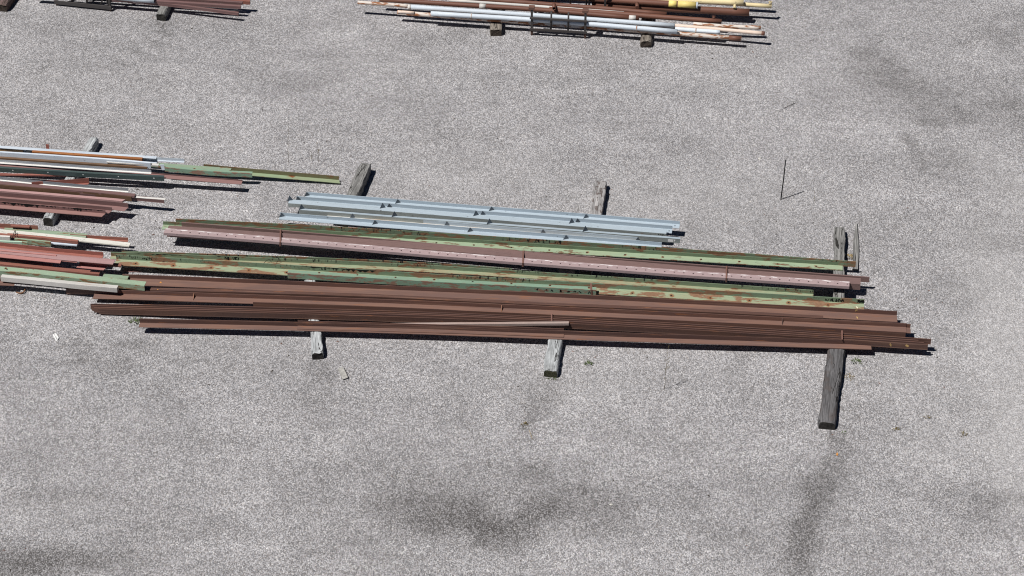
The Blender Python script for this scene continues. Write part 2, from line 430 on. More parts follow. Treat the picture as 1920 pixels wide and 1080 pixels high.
def ground_material():
    n = NT('exposed_aggregate_asphalt')
    geo = n.t.nodes.new('ShaderNodeNewGeometry')
    co = geo.outputs['Position']
    wob = n.t.nodes.new('ShaderNodeTexNoise')
    n.link(co, wob.inputs['Vector'])
    wob.inputs['Scale'].default_value = 26
    wob.inputs['Detail'].default_value = 2
    wv = n.t.nodes.new('ShaderNodeVectorMath')
    wv.operation = 'MULTIPLY_ADD'
    n.link(wob.outputs['Color'], wv.inputs[0])
    wv.inputs[1].default_value = (0.008, 0.008, 0.0)
    n.link(co, wv.inputs[2])

    stv = n.t.nodes.new('ShaderNodeMapping')        # chippings lie with their long side across the rolling direction
    stv.inputs['Scale'].default_value = (1.0, 0.68, 1.0)
    n.link(wv.outputs[0], stv.inputs[0])

    def vor(scale, feature='F1'):
        v = n.t.nodes.new('ShaderNodeTexVoronoi')
        v.feature = feature
        v.inputs['Scale'].default_value = scale
        n.link(stv.outputs[0], v.inputs['Vector'])
        return v
    v1 = vor(66)
    v2 = vor(125)
    s1 = n.t.nodes.new('ShaderNodeSeparateColor')
    n.link(v1.outputs['Color'], s1.inputs[0])
    s2 = n.t.nodes.new('ShaderNodeSeparateColor')
    n.link(v2.outputs['Color'], s2.inputs[0])
    grain = n.math('ADD', n.math('MULTIPLY', s1.outputs[0], 0.62), n.math('MULTIPLY', s2.outputs[0], 0.38))
    # low frequency tone
    big = n.noise(co, 0.16, 5, 0.6)
    mid = n.noise(co, 0.9, 5, 0.65)
    sm = n.noise(co, 6.0, 3, 0.6)
    lo, hi = (0.140, 0.136, 0.137), (0.455, 0.445, 0.45)
    c = n.mix(n.ramp(grain, 0.14, 0.92), lo, hi)
    # single pale and dark chippings
    c = n.mix(n.math('MULTIPLY', n.ramp(s1.outputs[1], 0.93, 0.96), 0.6), c, (0.70, 0.68, 0.66))
    c = n.mix(n.math('MULTIPLY', n.ramp(s1.outputs[2], 0.93, 0.96), 0.55), c, (0.07, 0.066, 0.065))
    # warm and cool chippings
    c = n.mix(n.math('MULTIPLY', n.ramp(s2.outputs[1], 0.7, 0.9), 0.30), c, (0.40, 0.33, 0.27))
    c = n.mix(n.math('MULTIPLY', n.ramp(s2.outputs[2], 0.75, 0.9), 0.22), c, (0.26, 0.29, 0.34))
    drift = n.noise(n.scaled(0.32, 0.62, 1, None, co), 1.0, 4, 0.6, 0.6)
    patchy = n.noise(n.scaled(1.3, 1.9, 1, None, co), 1.0, 5, 0.7, 0.8)
    t = n.math('MULTIPLY_ADD', big, 0.4, 0.8)
    t = n.math('MULTIPLY', t, n.math('MULTIPLY_ADD', n.ramp(drift, 0.32, 0.68), 0.14, 0.93))
    t = n.math('MULTIPLY', t, n.math('MULTIPLY_ADD', n.ramp(patchy, 0.30, 0.70), 0.16, 0.92))
    t = n.math('MULTIPLY', t, n.math('MULTIPLY_ADD', mid, 0.32, 0.84))
    t = n.math('MULTIPLY', t, n.math('MULTIPLY_ADD', sm, 0.36, 0.82))
    mul = n.t.nodes.new('ShaderNodeCombineColor')
    for i in range(3):
        n.link(t, mul.inputs[i])
    c = n.mix(1.0, c, mul.outputs[0], 'MULTIPLY')
    # oil and damp stains: an attribute of the yard surface, broken by the stones
    at_ = n.t.nodes.new('ShaderNodeAttribute')
    at_.attribute_name = 'stain'
    st = at_.outputs['Fac']
    brk = n.math('MULTIPLY_ADD', grain, -1.15, 1.5)
    sf = n.math('MULTIPLY', n.math('MULTIPLY', st, brk), n.math('MULTIPLY_ADD', sm, 0.9, 0.55), clamp=True)
    c = n.mix(sf, c, (0.066, 0.061, 0.058))
    at2 = n.t.nodes.new('ShaderNodeAttribute')
    at2.attribute_name = 'dust'
    c = n.mix(n.math('MULTIPLY', at2.outputs['Fac'], 0.4, clamp=True), c, (0.50, 0.485, 0.47))
    n.link(c, n.b.inputs['Base Color'])
    n.b.inputs['Roughness'].default_value = 0.95
    n.b.inputs['Specular IOR Level'].default_value = 0.1
    h = n.math('SUBTRACT', n.math('MULTIPLY', s1.outputs[0], 0.5), v1.outputs['Distance'])
    n.bump(h, 0.55, 0.008)
    return n.m


# ------------------------------------------------------------------ ground sheet
STAINS = [  # px, py, half length m, half depth m, turn deg, strength
    (1572, 822, .14, .25, 0, .4), (1556, 868, .15, .5, -15, .34), (1541, 915, .22, .55, -15, .42), (1525, 962, .23, .6, -15, .42),
    (1508, 1010, .25, .6, -15, .42), (1492, 1055, .2, .35, -12, .42), (1588, 850, .2, .3, 20, .15), (1540, 930, .45, .9, -14, .16),
    (840, 975, .6, .35, 20, .55), (880, 985, .45, .3, 0, .5), (930, 1005, .4, .35, -25, .55), (960, 985, .5, .28, 25, .5),
    (1010, 960, .4, .35, 0, .55), (800, 950, .9, .35, 0, .3), (760, 930, .6, .3, 20, .25), (1085, 935, .9, .3, -10, .3),
    (1130, 985, .5, .3, 0, .3), (1155, 945, .4, .25, -20, .28), (1000, 880, .25, .2, 0, .35), (1015, 895, .15, .15, 0, .3),
    (940, 930, 1.7, .75, 0, .26), (900, 1000, .25, .14, 0, .35), (985, 1000, .3, .16, 10, .35), (860, 940, .35, .12, 0, .3), (1060, 965, .3, .15, 0, .3), (1110, 915, .3, .12, 0, .22), (760, 985, .35, .15, 0, .22), (700, 955, .3, .2, 0, .2), (560, 940, .35, .2, 0, .2), (630, 940, .3, .15, 0, .18), (640, 1000, 1.0, .4, 0, .15), (600, 890, .4, .4, 0, .2), (520, 885, .3, .3, 0, .22), (700, 880, .9, .4, 0, .12),
    (40, 1060, .9, .4, 0, 0.51), (120, 1050, .8, .35, 0, 0.42), (210, 1060, .6, .3, 0, 0.30), (20, 1030, .5, .25, 0, 0.26),
    (100, 930, .7, .25, 0, .2), (260, 1010, .5, .25, 0, .2), (400, 985, .7, .3, 0, .15),
    (1640, 130, .5, .9, 10, 0.25), (1690, 150, .5, .7, 30, 0.23), (1725, 175, .4, .5, 0, 0.22), (1755, 205, .5, .4, 0, 0.25), (1745, 228, .35, .12, 0, 0.29),
    (1735, 222, .3, .05, 0, .3), (1750, 232, .25, .04, 0, .35), (1715, 165, .2, .06, -10, .25), (1665, 180, .2, .05, 0, .25), (1690, 160, .12, .05, 0, .3), (1770, 280, .14, .05, 0, .3), (1735, 310, .2, .05, 0, .25), (1700, 262, .06, .12, 0, .35), (1800, 178, .08, .08, 0, .3), (1700, 205, .35, .08, 0, 0.16), (1705, 270, .12, .4, 20, 0.32), (1725, 295, .3, .3, 0, 0.24), (1760, 315, .4, .3, 0, 0.24), (1800, 300, .35, .4, 0, 0.20),
    (1870, 190, .5, .4, 0, 0.22), (1905, 215, .35, .5, 0, 0.24), (1815, 215, .25, .25, 0, 0.21), (1805, 82, .3, .2, 0, 0.17), (1900, 70, .5, .5, 0, 0.20),
    (1835, 60, .5, .4, 0, .16), (1620, 100, .2, .25, 0, .3), (1665, 115, .1, .15, 40, .4),
    (305, 55, .12, .35, 35, .42), (285, 78, .1, .4, 40, .38), (260, 98, .09, .4, 42, .35), (230, 115, .08, .35, 50, .32), (205, 130, .07, .3, 50, .28),
    (300, 45, .5, .5, 0, .15), (1025, 735, .28, .4, -20, .38), (1000, 770, .22, .4, -25, .36), (985, 800, .15, .3, -20, .25),
    (598, 690, .2, .25, 0, .35), (622, 700, .12, .3, 0, .25), (600, 740, .3, .6, 0, .18), (585, 790, .3, .5, 0, .12),
    (150, 677, .3, .09, 5, .42), (185, 690, .12, .08, 0, .3), (235, 685, .3, .14, -10, .32), (140, 648, .3, .14, 0, .28), (210, 655, .5, .2, 0, .22), (240, 645, .3, .12, 0, .22),
    (1870, 940, .45, .22, 0, .42), (1830, 965, .35, .15, 0, .25), (1790, 925, .4, .3, 0, .16),
    (570, 175, .1, .3, 20, .2), (540, 150, .6, .5, 0, .12), (430, 45, .7, .35, 0, .15), (110, 45, .9, .4, 0, .15), (280, 240, 1.2, .5, 0, .12),
    (780, 75, .8, .35, 0, .2), (860, 60, .3, .2, 0, .2), (1150, 95, .6, .3, 0, .12), (1700, 420, .7, .6, 0, .1), (1850, 430, .3, .8, 0, .14), (1665, 830, .5, .3, 0, .12),
    (1720, 560, 1.0, .5, 0, .07), (1640, 480, .2, .4, 0, .1), (1180, 810, .5, .3, 0, .15), (1280, 850, .4, .3, 0, .1), (1600, 800, .2, .2, 0, .2),
    (365, 690, .5, .3, 0, .1), (430, 850, .6, .5, 0, .1), (1000, 700, .3, .1, 0, .12), (1420, 1010, .8, .3, 0, .12), (1290, 940, .6, .2, 0, .1),
]
DUST = [(1890, 600, .7, 2.6, 0, .6), (1905, 850, .5, 1.6, 0, .5), (1900, 360, .4, .9, 0, .4), (1300, 380, 2.4, 1.1, 0, .30), (860, 330, 1.6, .9, 0, .28), (1840, 300, .5, .5, 0, .25),
        (1100, 700, 2.0, .8, 0, .22), (450, 640, 1.6, .7, 0, .15), (1750, 700, 1.0, 1.0, 0, .28), (1780, 830, .9, .7, 0, .25), (400, 560, 1.2, .4, 0, .35), (600, 460, 2.0, .3, 0, .3),
        (750, 110, 1.2, .5, 0, .18), (200, 160, 1.6, .6, 0, .10), (1400, 130, 1.6, .9, 0, .12), (1560, 700, .4, .8, 0, .15), (650, 60, .6, .4, 0, .15), (80, 960, .9, .3, 0, .15)]


def value_noise(x, y, cell, seed):
    rs = np.random.RandomState(seed)
    g = rs.rand(257, 257)
    fx = (x / cell) % 256
    fy = (y / cell) % 256
    ix = fx.astype(int)
    iy = fy.astype(int)
    tx = fx - ix
    ty = fy - iy
    tx = tx * tx * (3 - 2 * tx)
    ty = ty * ty * (3 - 2 * ty)
    return (g[iy, ix] * (1 - tx) * (1 - ty) + g[iy, ix + 1] * tx * (1 - ty) + g[iy + 1, ix] * (1 - tx) * ty + g[iy + 1, ix + 1] * tx * ty)


def blobs(X, Y, lst, seed, gain=1.0):
    wx = (value_noise(X, Y, .45, seed) - .5) * .26 + (value_noise(X, Y, .16, seed + 1) - .5) * .2
    wy = (value_noise(X, Y, .45, seed + 2) - .5) * .26 + (value_noise(X, Y, .16, seed + 3) - .5) * .2
    acc = np.ones_like(X)
    for px, py, rx, ry, rot, s in lst:
        p = at(px, py)
        k = min(1.0, (rx + ry) / .8)
        dx = X + wx * k - p.x
        dy = Y + wy * k - p.y
        a = math.radians(rot)
        u = dx * math.cos(a) + dy * math.sin(a)
        v = -dx * math.sin(a) + dy * math.cos(a)
        d = np.sqrt((u / rx) ** 2 + (v / ry) ** 2)
        m = np.clip((1.6 - d) / 1.35, 0, 1)
        m = m * m * (3 - 2 * m)
        acc *= 1 - min(.95, s * gain) * m
    return 1 - acc


def make_ground():
    def axis(lo, hi, step):
        core = np.arange(lo, hi + step, step)
        outs, x, s = [], core[-1], step
        while x < 900:
            s *= 1.45
            x += s
            outs.append(x)
        ins, x, s = [], core[0], step
        while x > -900:
            s *= 1.45
            x -= s
            ins.append(x)
        return np.array(ins[::-1] + list(core) + outs)
    xs = axis(-11.5, 11.5, .075)
    ys = axis(-7.6, 11.0, .075)
    X, Y = np.meshgrid(xs, ys)
    Z = (value_noise(X, Y, 2.2, 5) - .5) * .012
    Z[(abs(X) > 30) | (abs(Y) > 30)] = 0
    nx, ny = len(xs), len(ys)
    co = np.stack([X, Y, Z], -1).reshape(-1, 3).astype(np.float32)
    idx = np.arange(nx * ny).reshape(ny, nx)
    q = np.stack([idx[:-1, :-1], idx[:-1, 1:], idx[1:, 1:], idx[1:, :-1]], -1).reshape(-1, 4).astype(np.int32)
    me = bpy.data.meshes.new('ground')
    me.vertices.add(len(co))
    me.vertices.foreach_set('co', co.ravel())
    me.loops.add(q.size)
    me.loops.foreach_set('vertex_index', q.ravel())
    me.polygons.add(len(q))
    me.polygons.foreach_set('loop_start', np.arange(0, q.size, 4, dtype=np.int32))
    me.polygons.foreach_set('loop_total', np.full(len(q), 4, dtype=np.int32))
    me.polygons.foreach_set('use_smooth', np.ones(len(q), dtype=bool))
    me.update()
    me.validate()
    st = blobs(X, Y, STAINS, 11, 0.95).ravel().astype(np.float32)
    du = blobs(X, Y, DUST, 31).ravel().astype(np.float32)
    a = me.attributes.new('stain', 'FLOAT', 'POINT')
    a.data.foreach_set('value', st)
    a = me.attributes.new('dust', 'FLOAT', 'POINT')
    a.data.foreach_set('value', du)
    me.materials.append(ground_material())
    o = bpy.data.objects.new('ground', me)
    COL.objects.link(o)
    o['kind'] = 'structure'
    o['label'] = 'grey exposed aggregate asphalt yard with dark stains'
    return o


make_ground()


# ------------------------------------------------------------------ steel sections
def profile(kind, d):
    """cross-section polygons (v away from the camera, w up)"""
    if kind == 'L':        # flange lying in front, web standing at the back
        a, b, t = d
        return [[(0, 0), (a, 0), (a, b), (a - t, b), (a - t, t), (0, t)]]
    if kind == 'F':        # web standing in front, flange on top going back
        a, b, t = d
        return [[(0, 0), (t, 0), (t, b - t), (a, b - t), (a, b), (0, b)]]
    if kind == 'V':        # web standing in front, flange at the bottom going back
        a, b, t = d
        return [[(0, 0), (a, 0), (a, t), (t, t), (t, b), (0, b)]]
    if kind == 'C':        # channel laid open side down
        a, b, t = d
        return [[(0, 0), (t, 0), (t, b - t), (a - t, b - t), (a - t, 0), (a, 0), (a, b), (0, b)]]
    if kind == 'U':        # channel laid open side up
        a, b, t = d
        return [[(0, 0), (a, 0), (a, b), (a - t, b), (a - t, t), (t, t), (t, b), (0, b)]]
    if kind == 'S':        # channel on its side, open to the front
        a, b, t = d
        return [[(0, 0), (a, 0), (a, b), (0, b), (0, b - t), (a - t, b - t), (a - t, t), (0, t)]]
    if kind == 'B':        # solid bar or closed box
        a, b = d[:2]
        return [[(0, 0), (a, 0), (a, b), (0, b)]]
    raise ValueError(kind)


def extend(pts, x):
    (x0, y0), (x1, y1) = pts[0], pts[1]
    return [(x, y0 + (y1 - y0) * (x - x0) / (x1 - x0))] + list(pts)


def sample(pts, x):
    if x <= pts[0][0]:
        a, b = pts[0], pts[1]
    elif x >= pts[-1][0]:
        a, b = pts[-2], pts[-1]
    else:
        for a, b in zip(pts, pts[1:]):
            if a[0] <= x <= b[0]:
                break
    return a[1] + (b[1] - a[1]) * (x - a[0]) / (b[0] - a[0])


def smooth_path(pts, n):
    """evenly spaced samples through the given picture points (monotone in x), softly rounded"""
    if len(pts) == 2:
        return [(pts[0][0] + (pts[1][0] - pts[0][0]) * i / n, pts[0][1] + (pts[1][1] - pts[0][1]) * i / n) for i in range(n + 1)]
    xs = [pts[0][0] + (pts[-1][0] - pts[0][0]) * i / n for i in range(n + 1)]
    w = (pts[-1][0] - pts[0][0]) / 9.0
    out = []
    for x in xs:
        k = min(w, x - pts[0][0], pts[-1][0] - x)
        out.append((x, (sample(pts, x - k) + 2 * sample(pts, x - k / 2) + 2 * sample(pts, x) + 2 * sample(pts, x + k / 2) + sample(pts, x + k)) / 8))
    return out


class Piece:
    pass


def lin(z, f):
    if isinstance(z, list):
        for (fa, za), (fb, zb_) in zip(z, z[1:]):
            if f <= fb:
                k = (f - fa) / (fb - fa)
                return za + (zb_ - za) * k * k * (3 - 2 * k)
        return z[-1][1]
    return z if not isinstance(z, (tuple, list)) else z[0] + (z[1] - z[0]) * f


def frame_for(pts, z, n):
    sp = smooth_path(pts, n)
    W = [at(x, y, lin(z, i / n)) for i, (x, y) in enumerate(sp)]
    A, B = W[0], W[-1]
    ex = (B - A).normalized()
    ey = Vector((0, 0, 1)).cross(ex).normalized()
    ez = ex.cross(ey)
    mw = Matrix(((ex.x, ey.x, ez.x, A.x), (ex.y, ey.y, ez.y, A.y), (ex.z, ey.z, ez.z, A.z), (0, 0, 0, 1)))
    inv = mw.inverted()
    return mw, [inv @ w for w in W]


ALL = {}


def steel(name, label, cat, kind, dims, pts, z, mat, group=None, ex=None, n=22, wob=.0012, cut=(0, 0), key=None):
    if ex is not None:
        pts = extend(pts, ex)
    mw, L = frame_for(pts, z, n)
    bm = bmesh.new()
    lay = bm.verts.layers.float_vector.new('prof')
    bl = min(1.0, (L[-1] - L[0]).length / 10)
    bow = (rnd.uniform(.004, .010) * bl, rnd.uniform(0, 6.28), rnd.uniform(.002, .005) * bl, rnd.uniform(0, 6.28))
    for poly in profile(kind, dims):
        rings = []
        for i, p in enumerate(L):
            f = i / n
            e = math.sin(math.pi * f)
            dv = e * (bow[0] * math.sin(bow[1] + 5.2 * f) + bow[2] * math.sin(bow[3] + 13 * f)) + (rnd.uniform(-wob, wob) if 0 < i < n else 0)
            dw = e * .6 * bow[2] * math.sin(bow[1] + 9 * f) + (rnd.uniform(-wob, wob) * .6 if 0 < i < n else 0)
            sh = cut[0] if i == 0 else (cut[1] if i == n else 0)
            rings.append([bm.verts.new((p.x + sh * v, p.y + v + dv, p.z + w + dw)) for v, w in poly])
            for vert, (v, w) in zip(rings[-1], poly):
                vert[lay] = (p.x, v, w)
        k = len(poly)
        fs = [bm.faces.new(rings[0][::-1]), bm.faces.new(rings[-1])]
        for a, b in zip(rings, rings[1:]):
            for j in range(k):
                fs.append(bm.faces.new((a[j], a[(j + 1) % k], b[(j + 1) % k], b[j])))
        bmesh.ops.recalc_face_normals(bm, faces=fs)
    o = mesh_obj(name, bm, M[mat], mat_world=mw)
    tag(o, label, cat, group)
    pc = Piece()
    pc.o, pc.L, pc.pts, pc.dims, pc.kind, pc.n, pc.mat = o, L, pts, dims, kind, n, mat
    if key:
        ALL[key] = pc
    return pc


def local_at(pc, px):
    f = (px - pc.pts[0][0]) / (pc.pts[-1][0] - pc.pts[0][0])
    f = max(0.0, min(1.0, f)) * pc.n
    i = min(int(f), pc.n - 1)
    return pc.L[i].lerp(pc.L[i + 1], f - i)


def gusset(pc, px, mat=None, th=.007, hs=.92, ds=.85, skew=0.0):
    """triangular stiffener plate in the corner of an angle"""
    p = local_at(pc, px)
    a, b, t = pc.dims
    bm = bmesh.new()
    if skew and pc.kind == 'L':             # plate turned aslant, its shape taking in its cast shadow
        D = (a - t) * .68
        poly = [Vector((.052, a - t - .004, t)), Vector((-.042, a - t - D * .72, t)), Vector((.003, a - t - D * .34, b * 1.3))]
    elif skew:
        poly = [Vector((.050, a * .9, b)), Vector((-.042, a * .9 - .05, b)), Vector((.002, a * .9 - .024, b + .105))]
    elif pc.kind == 'L':
        poly = [Vector((0, a - t, t)), Vector((-skew, a - t - (a - t) * ds, t)), Vector((0, a - t, b * hs))]
    else:                                   # fin standing on the top flange
        poly = [Vector((0, a * .9, b)), Vector((-skew, a * .9 - .075, b)), Vector((0, a * .9, b + .085))]
    hull_prism(bm, [q + p for q in poly], Vector((th, 0, 0)))
    o = mesh_obj('gusset', bm, M[mat or pc.mat], parent=pc.o)
    return o


def patch(pc, px, v0, v1, w, wid, mat, face='top', name='paint_mark', seed=0):
    """thin irregular daub of paint on a top (constant w) or front (constant v) face"""
    r = random.Random(seed)
    p = local_at(pc, px)
    bm = bmesh.new()
    for k in range(4):
        c0 = r.uniform(.1, .9)
        cx = r.uniform(-.3, .3) * wid
        ring = []
        for j in range(7):
            a = 2 * math.pi * j / 7
            rr = r.uniform(.35, .62)
            du = cx + math.cos(a) * wid * rr * .5
            dv = v0 + (v1 - v0) * min(1, max(0, c0 + math.sin(a) * rr * .6))
            q = Vector((p.x + du, p.y + dv, p.z + w + .002 + k * .0006)) if face == 'top' else Vector((p.x + du, p.y + w - .002 - k * .0006, p.z + dv))
            ring.append(bm.verts.new(q))
        f = bm.faces.new(ring)
    bmesh.ops.recalc_face_normals(bm, faces=bm.faces[:])
    return mesh_obj(name, bm, M[mat], parent=pc.o)


def scribble(pc, x0, x1, v, w0, w1, count, seed, mat='ink', face='front', wid=.006):
    """loose marker strokes, illegible in the photograph, on a web (front) or flange (top)"""
    r = random.Random(seed)
    a = local_at(pc, x0)
    b = local_at(pc, x1)
    for i in range(count):
        bm = bmesh.new()
        p = a.lerp(b, (i + r.uniform(.1, .9)) / count)
        h0 = w0 + (w1 - w0) * r.uniform(0, .35)
        h1 = w0 + (w1 - w0) * r.uniform(.6, 1)
        pts = []
        x = 0
        for k in range(r.choice((3, 3, 4))):
            pts.append((x, h0 if k % 2 == 0 else h1))
            x += r.uniform(-.012, .04)
        pairs = []
        for k, (xa, wa) in enumerate(pts):
            xb, wb = pts[min(k + 1, len(pts) - 1)]
            xc, wc = pts[max(k - 1, 0)]
            d = Vector((xb - xc + .004, (wb - wa) if k < len(pts) - 1 else (wa - wc)))
            nn = Vector((-d.y, d.x)).normalized() * wid * r.uniform(.5, 1)
            q = [(xa + abs(nn.x) + .002, wa + nn.y), (xa - abs(nn.x) - .002, wa - nn.y)]
            dd = .0018 + .0002 * (i % 5)
            if face == 'front':
                pairs.append([bm.verts.new((p.x + u, p.y + v - dd, p.z + ww)) for u, ww in q])
            else:
                pairs.append([bm.verts.new((p.x + u, p.y + ww, p.z + v + dd)) for u, ww in q])
        for qa, qb in zip(pairs, pairs[1:]):
            bm.faces.new((qa[0], qa[1], qb[1], qb[0]))
        bmesh.ops.recalc_face_normals(bm, faces=bm.faces[:])
        mesh_obj('marker_stroke', bm, M[mat], parent=pc.o)


def drips(pc, x0, x1, v, top, depth, seed, dens=26):
    """run of black tar down a web from its upper edge"""
    r = random.Random(seed)
    a = local_at(pc, x0)
    b = local_at(pc, x1)
    L = (b - a).length
    n = max(3, int(L * dens))
    bm = bmesh.new()
    prev = None
    for i in range(n + 1):
        p = a.lerp(b, i / n)
        e = min(1, 4 * i / n, 4 * (n - i) / n)
        d = (.004 + depth * (r.random() ** 2.2)) * max(.12, e)
        cur = (bm.verts.new((p.x, p.y + v - .002, p.z + top)), bm.verts.new((p.x, p.y + v - .002, p.z + top - d)))
        if prev:
            bm.faces.new((prev[0], prev[1], cur[1], cur[0]))
        prev = cur
    bmesh.ops.recalc_face_normals(bm, faces=bm.faces[:])
    return mesh_obj('tar_run', bm, M['ink'], parent=pc.o)


def pipe(name, label, cat, pts, z, r, mat, group=None, ex=None, n=10, open_end=True, wall=.006, welds=(), sections=None, key=None):
    if ex is not None:
        pts = extend(pts, ex)
    mw, L = frame_for(pts, z, n)
    bm = bmesh.new()
    seg = 22
    ro = tube(bm, L, r, seg, cap=not open_end)
    if open_end:
        ri = tube(bm, L, r - wall, seg, cap=False)
        for a, b in ((ro[0], ri[0]), (ro[-1], ri[-1])):
            for k in range(seg):
                bm.faces.new((a[k], a[(k + 1) % seg], b[(k + 1) % seg], b[k]))
    bmesh.ops.recalc_face_normals(bm, faces=bm.faces[:])
    o = mesh_obj(name, bm, M[mat], mat_world=mw)
    tag(o, label, cat, group)
    pc = Piece()
    pc.o, pc.L, pc.pts, pc.n, pc.mat, pc.dims, pc.kind = o, L, pts, n, mat, (r,), 'R'
    for wx, wlen, wm, wname in welds:
        p = local_at(pc, wx)
        bm = bmesh.new()
        tube(bm, [p + Vector((-wlen / 2, 0, 0)), p + Vector((wlen / 2, 0, 0))], r + .003, seg, cap=True)
        mesh_obj(wname, bm, M[wm], parent=o)
    if key:
        ALL[key] = pc
    return pc


def stub(pc, px, direction, length, r, mat, name='pipe_stub', open_hole=False):
    p = local_at(pc, px)
    d = Vector(direction).normalized()
    bm = bmesh.new()
    a = p + d * pc.dims[0] * .8
    b = p + d * (pc.dims[0] + length)
    tube(bm, [a, b], r, 16, cap=not open_hole)
    tube(bm, [b - d * .02, b], r * 1.15, 16, cap=not open_hole)
    if open_hole:
        tube(bm, [a, b], r * .85, 16, cap=False)
    return mesh_obj(name, bm, M[mat], parent=pc.o)


def sleeper(label, front, back, width, h, mat, end='endgrain', round_=.02, seed=0, zb=0.0, group='timber bearers under the steel'):
    """old railway sleeper / squared timber; front, back: picture points on the centre of its top face"""
    A = at(front[0], front[1], h)
    B = at(back[0], back[1], h)
    A.z = B.z = 0
    ex = (B - A).normalized()
    ey = Vector((0, 0, 1)).cross(ex)
    mw = Matrix(((ex.x, ey.x, 0, A.x), (ex.y, ey.y, 0, A.y), (0, 0, 1, zb), (0, 0, 0, 1)))
    Ln = (B - A).length
    r = random.Random(seed)
    w = width / 2
    ho = h - zb
    c = round_
    sec = [(-w, 0), (w, 0), (w, ho - c * 1.2), (w - c * .35, ho - c * .4), (w - c, ho), (w * .35, ho), (-w * .35, ho), (-w + c, ho), (-w + c * .35, ho - c * .4), (-w, ho - c * 1.2)]
    n = max(6, int(Ln / .07))
    bm = bmesh.new()
    rings = []
    wl_, wr_ = 0, 0
    for i in range(n + 1):
        wl_ = wl_ * .82 + r.uniform(-.008, .008)
        wr_ = wr_ * .82 + r.uniform(-.008, .008)
        ring = []
        q = min(i, n - i) * (Ln / n)
        sh = 1.0 - .10 * max(0, 1 - q / .09) ** 2
        for j, (y, z) in enumerate(sec):
            yy = (y + (wr_ if y > 0 else wl_)) * sh + r.uniform(-.004, .004)
            zz = z if j < 2 else z * (1 - .12 * max(0, 1 - q / .08) ** 2) + r.uniform(-.006, .003)
            xx = Ln * i / n + (r.uniform(-.012, .012) if i in (0, n) else 0)
            ring.append(bm.verts.new((xx, yy, zz)))
        rings.append(ring)
    k = len(sec)
    for a, b in zip(rings, rings[1:]):
        for j in range(k):
            bm.faces.new((a[j], a[(j + 1) % k], b[(j + 1) % k], b[j]))
    f0 = bm.faces.new(rings[0])
    f1 = bm.faces.new(rings[-1][::-1])
    bmesh.ops.recalc_face_normals(bm, faces=bm.faces[:])
    f0.material_index = 1
    f1.material_index = 1
    o = mesh_obj('wooden_sleeper', bm, [M[mat], M[end]], mat_world=mw)
    tag(o, label, 'sleeper', group)
    return o


def band(label, pts, mat='strap', wid=.028, th=.004, group='steel bands round the pink bundle', z=None):
    """thin strip bent along picture points given with their heights"""
    W = [at(x, y, zz) for x, y, zz in pts]
    o0 = W[0].copy()
    bm = bmesh.new()
    prev = None
    for p in W:
        q = p - o0
        cur = [bm.verts.new(q + Vector((-wid / 2, 0, 0))), bm.verts.new(q + Vector((wid / 2, 0, 0))),
               bm.verts.new(q + Vector((wid / 2, th, -th))), bm.verts.new(q + Vector((-wid / 2, th, -th)))]
        if prev:
            for j in range(4):
                bm.faces.new((prev[j], prev[(j + 1) % 4], cur[(j + 1) % 4], cur[j]))
        else:
            bm.faces.new(cur)
        prev = cur
    bm.faces.new(prev[::-1])
    bmesh.ops.recalc_face_normals(bm, faces=bm.faces[:])
    o = mesh_obj('steel_band', bm, M[mat], loc=o0)
    tag(o, label, 'band', group)
    return o


def wire(name, label, pts, r, mat, cat='wire', group=None):
    W = [at(x, y, z) for x, y, z in pts]
    o0 = W[0].copy()
    bm = bmesh.new()
    # soften
    P = [w - o0 for w in W]
    Q = []
    for a, b in zip(P, P[1:]):
        Q += [a, a.lerp(b, .5)]
    Q.append(P[-1])
    S = [Q[0]] + [(Q[i - 1] + Q[i] * 2 + Q[i + 1]) / 4 for i in range(1, len(Q) - 1)] + [Q[-1]]
    tube(bm, S, r, 6)
    bmesh.ops.recalc_face_normals(bm, faces=bm.faces[:])
    o = mesh_obj(name, bm, M[mat], loc=o0)
    tag(o, label, cat, group)
    return o

# ------------------------------------------------------------------ timber bearers
sleeper('pale weathered sleeper under the left end of the front brown bundle', (595, 660.3), (579.5, 500), .178, .145, 'wood_pale', 'endgrain', seed=1)
sleeper('smooth blue grey sleeper with mossy end under the middle of the front brown bundle', (1033, 693.3), (1050, 556), .225, .145, 'wood_pale', 'endgrain_moss', .03, seed=2)
sleeper('long dark rounded sleeper jutting out below the right end of the front brown bundle', (1551, 791), (1574, 610), .262, .145, 'wood_dark', 'endgrain', .045, seed=3)
sleeper('cracked grey sleeper with a rotten hole under the right end of the long green angles', (1571.5, 566), (1575.5, 424), .185, .145, 'wood', 'endgrain', .012, seed=4)
sleeper('mottled brown and grey sleeper behind the middle of the blue grey angles', (1099, 508), (1127, 337), .205, .142, 'wood_brown', 'endgrain', .012, seed=5)
sleeper('split grey sleeper slanting out behind the left end of the blue grey angles', (641, 407), (686, 303.5), .185, .2, 'wood', 'endgrain', .01, seed=6)
sleeper('long slanting sleeper under both upper stacks at the left edge', (88.5, 407), (176.5, 255), .185, .18, 'wood_pale', 'endgrain', .03, seed=7)
sleeper('squared grey brown sleeper under the pipes left of the dark rack', (930, 54), (934, -60), .215, .16, 'wood_tan', 'endgrain_brown', .012, seed=8)
sleeper('round split sleeper end under the rusty pipes right of the dark rack', (1211, 75.5), (1219, -60), .225, .16, 'wood_tan', 'endgrain_brown', .06, seed=9)
sleeper('pale sleeper end under the brown bars at the top left', (301, 25), (338, -50), .20, .16, 'wood', 'endgrain', .03, seed=10)
sleeper('dark reddish sleeper end in the top left corner', (3, 8), (52, -70), .20, .16, 'wood_red', 'endgrain_brown', .012, seed=11)
sleeper('low hidden sleeper under the red and white scrap at the left edge', (58, 505), (62, 433), .2, .12, 'wood', 'endgrain', .012, seed=12)

